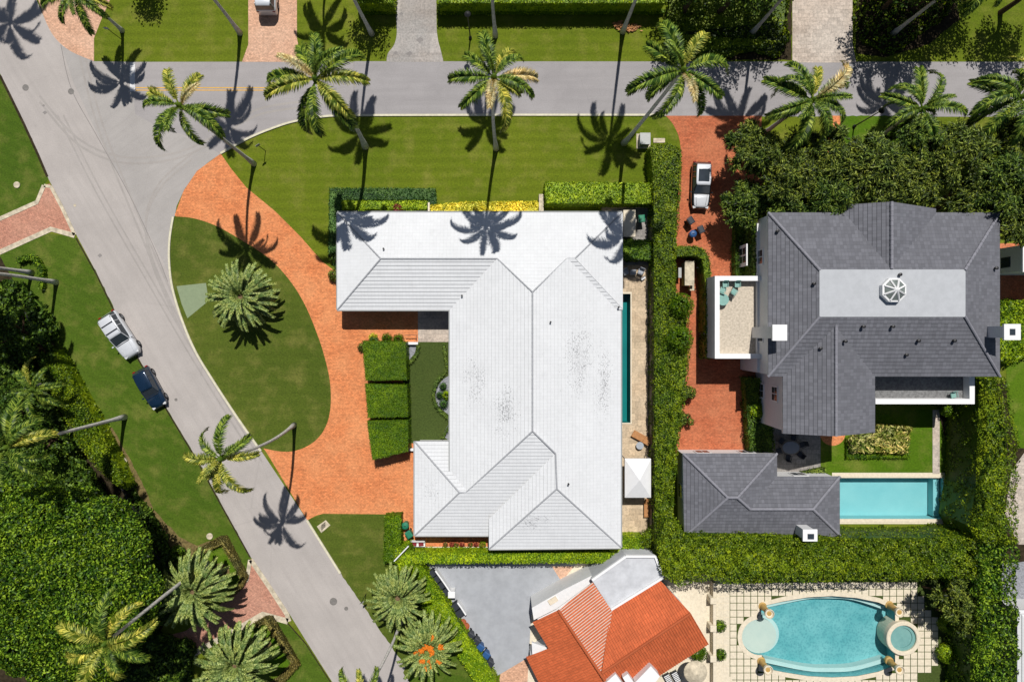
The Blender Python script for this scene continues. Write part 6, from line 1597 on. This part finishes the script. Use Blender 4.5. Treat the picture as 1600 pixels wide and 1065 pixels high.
# ---------------------------------------------------------------- curved pool: fire columns; balustrade; umbrella and loungers
for x0, y0, x1, y1, l in ((1192, 948, 1203, 959, 'north west'), (1192, 1034, 1201, 1047, 'south west'), (1394, 947, 1407, 957, 'north east'), (1396, 1034, 1407, 1047, 'south east')):
    h = 2.0; c = W(x1, y1, h); t = thing('stone_urn', f'tall golden stone column with bowl at the {l} corner of the curved pool', 'urn', (c.x, c.y, -.2), 0, 'golden bowls on columns round the curved pool')
    mb = MB(); mb.lathe((0, 0, 0), [(.42, 0), (.42, .3), (.3, .4), (.26, 1.4), (.32, 1.6)], 20); mb.build('column', M['brass'], t)
    mb = MB(); mb.lathe((0, 0, 1.55), [(.25, 0), (.42, .3), (.46, .62), (.40, .66), (.34, .5), (.05, .42)], 24, 0, False); mb.build('bowl', M['cream'], t)
    mb = MB(); mb.lathe((0, 0, 1.99), [(.33, 0), (.2, .05), (.01, .07)], 20, 0, False); mb.build('bowl_filling', M['brass'], t)
t = thing('balustrade', 'cream balustrade wall with piers west of the slab paving', 'wall', (*W(1110, 990).xy, 0))
mb = MB(); strip(mb, [(1112, 905), (1112, 1120)], .3, 0, 1.0); mb.v = [(v[0] - t.location.x, v[1] - t.location.y, v[2]) for v in mb.v]; mb.build('rail', M['cream'], t)
for y in (935, 978, 1025):
    c = W(1112, y, .6); mb = MB(); mb.box((c.x - t.location.x, c.y - t.location.y, .6), (.62, .62, 1.2), 0, 0, .03); mb.build('pier', M['cream'], t)
b = W(1088, 1052, 2.4); t = thing('parasol', 'round cream parasol below the red roof at the bottom edge', 'parasol', (b.x, b.y, 0))
mb = MB(); mb.lathe((0, 0, 2.1), [(1.15, 0), (1.1, .06), (.6, .33), (.04, .55)], 24, 0, False); mb.build('canopy', M['edging'], t)
mb = MB(); mb.tube([(0, 0, 0), (0, 0, 2.6)], .03, 6); mb.build('pole', M['wood'], t)
for x, y, l in ((1044, 1060, 'left'), (1056, 1056, 'right')):
    t = thing('striped_chair', f'{l} black and white striped garden chair at the bottom edge', 'chair', (*W(x, y, .4).xy, 0), .5)
    for k in range(6):
        mb = MB(); mb.box((0, -.5 + k * .17, .42), (.55, .08, .05)); mb.build('slat', M['whitetrim'], t)
    mb = MB(); mb.box((0, -.05, .36), (.66, 1.15, .06)); mb.build('seat', M['dark'], t)
    mb = MB(); mb.rings([[(-.33, .5, .36), (.33, .5, .36), (.33, .56, .36), (-.33, .56, .36)], [(-.33, .75, .85), (.33, .75, .85), (.33, .8, .85), (-.33, .8, .85)]]); mb.build('backrest', M['dark'], t)
    for sx in (-.28, .28):
        for sy in (-.5, .45):
            mb = MB(); mb.box((sx, sy, .17), (.05, .05, .34)); mb.build('leg', M['dark'], t)
# thin white garden fence posts along the long hedge
fw = MB(); strip(fw, [(1014, 320), (1014, 845)], .08, 0, 1.5); o = fw.build('terrace_fence', M['dark']); tag(o, 'dark metal fence between terrace paving and the long hedge', 'fence')
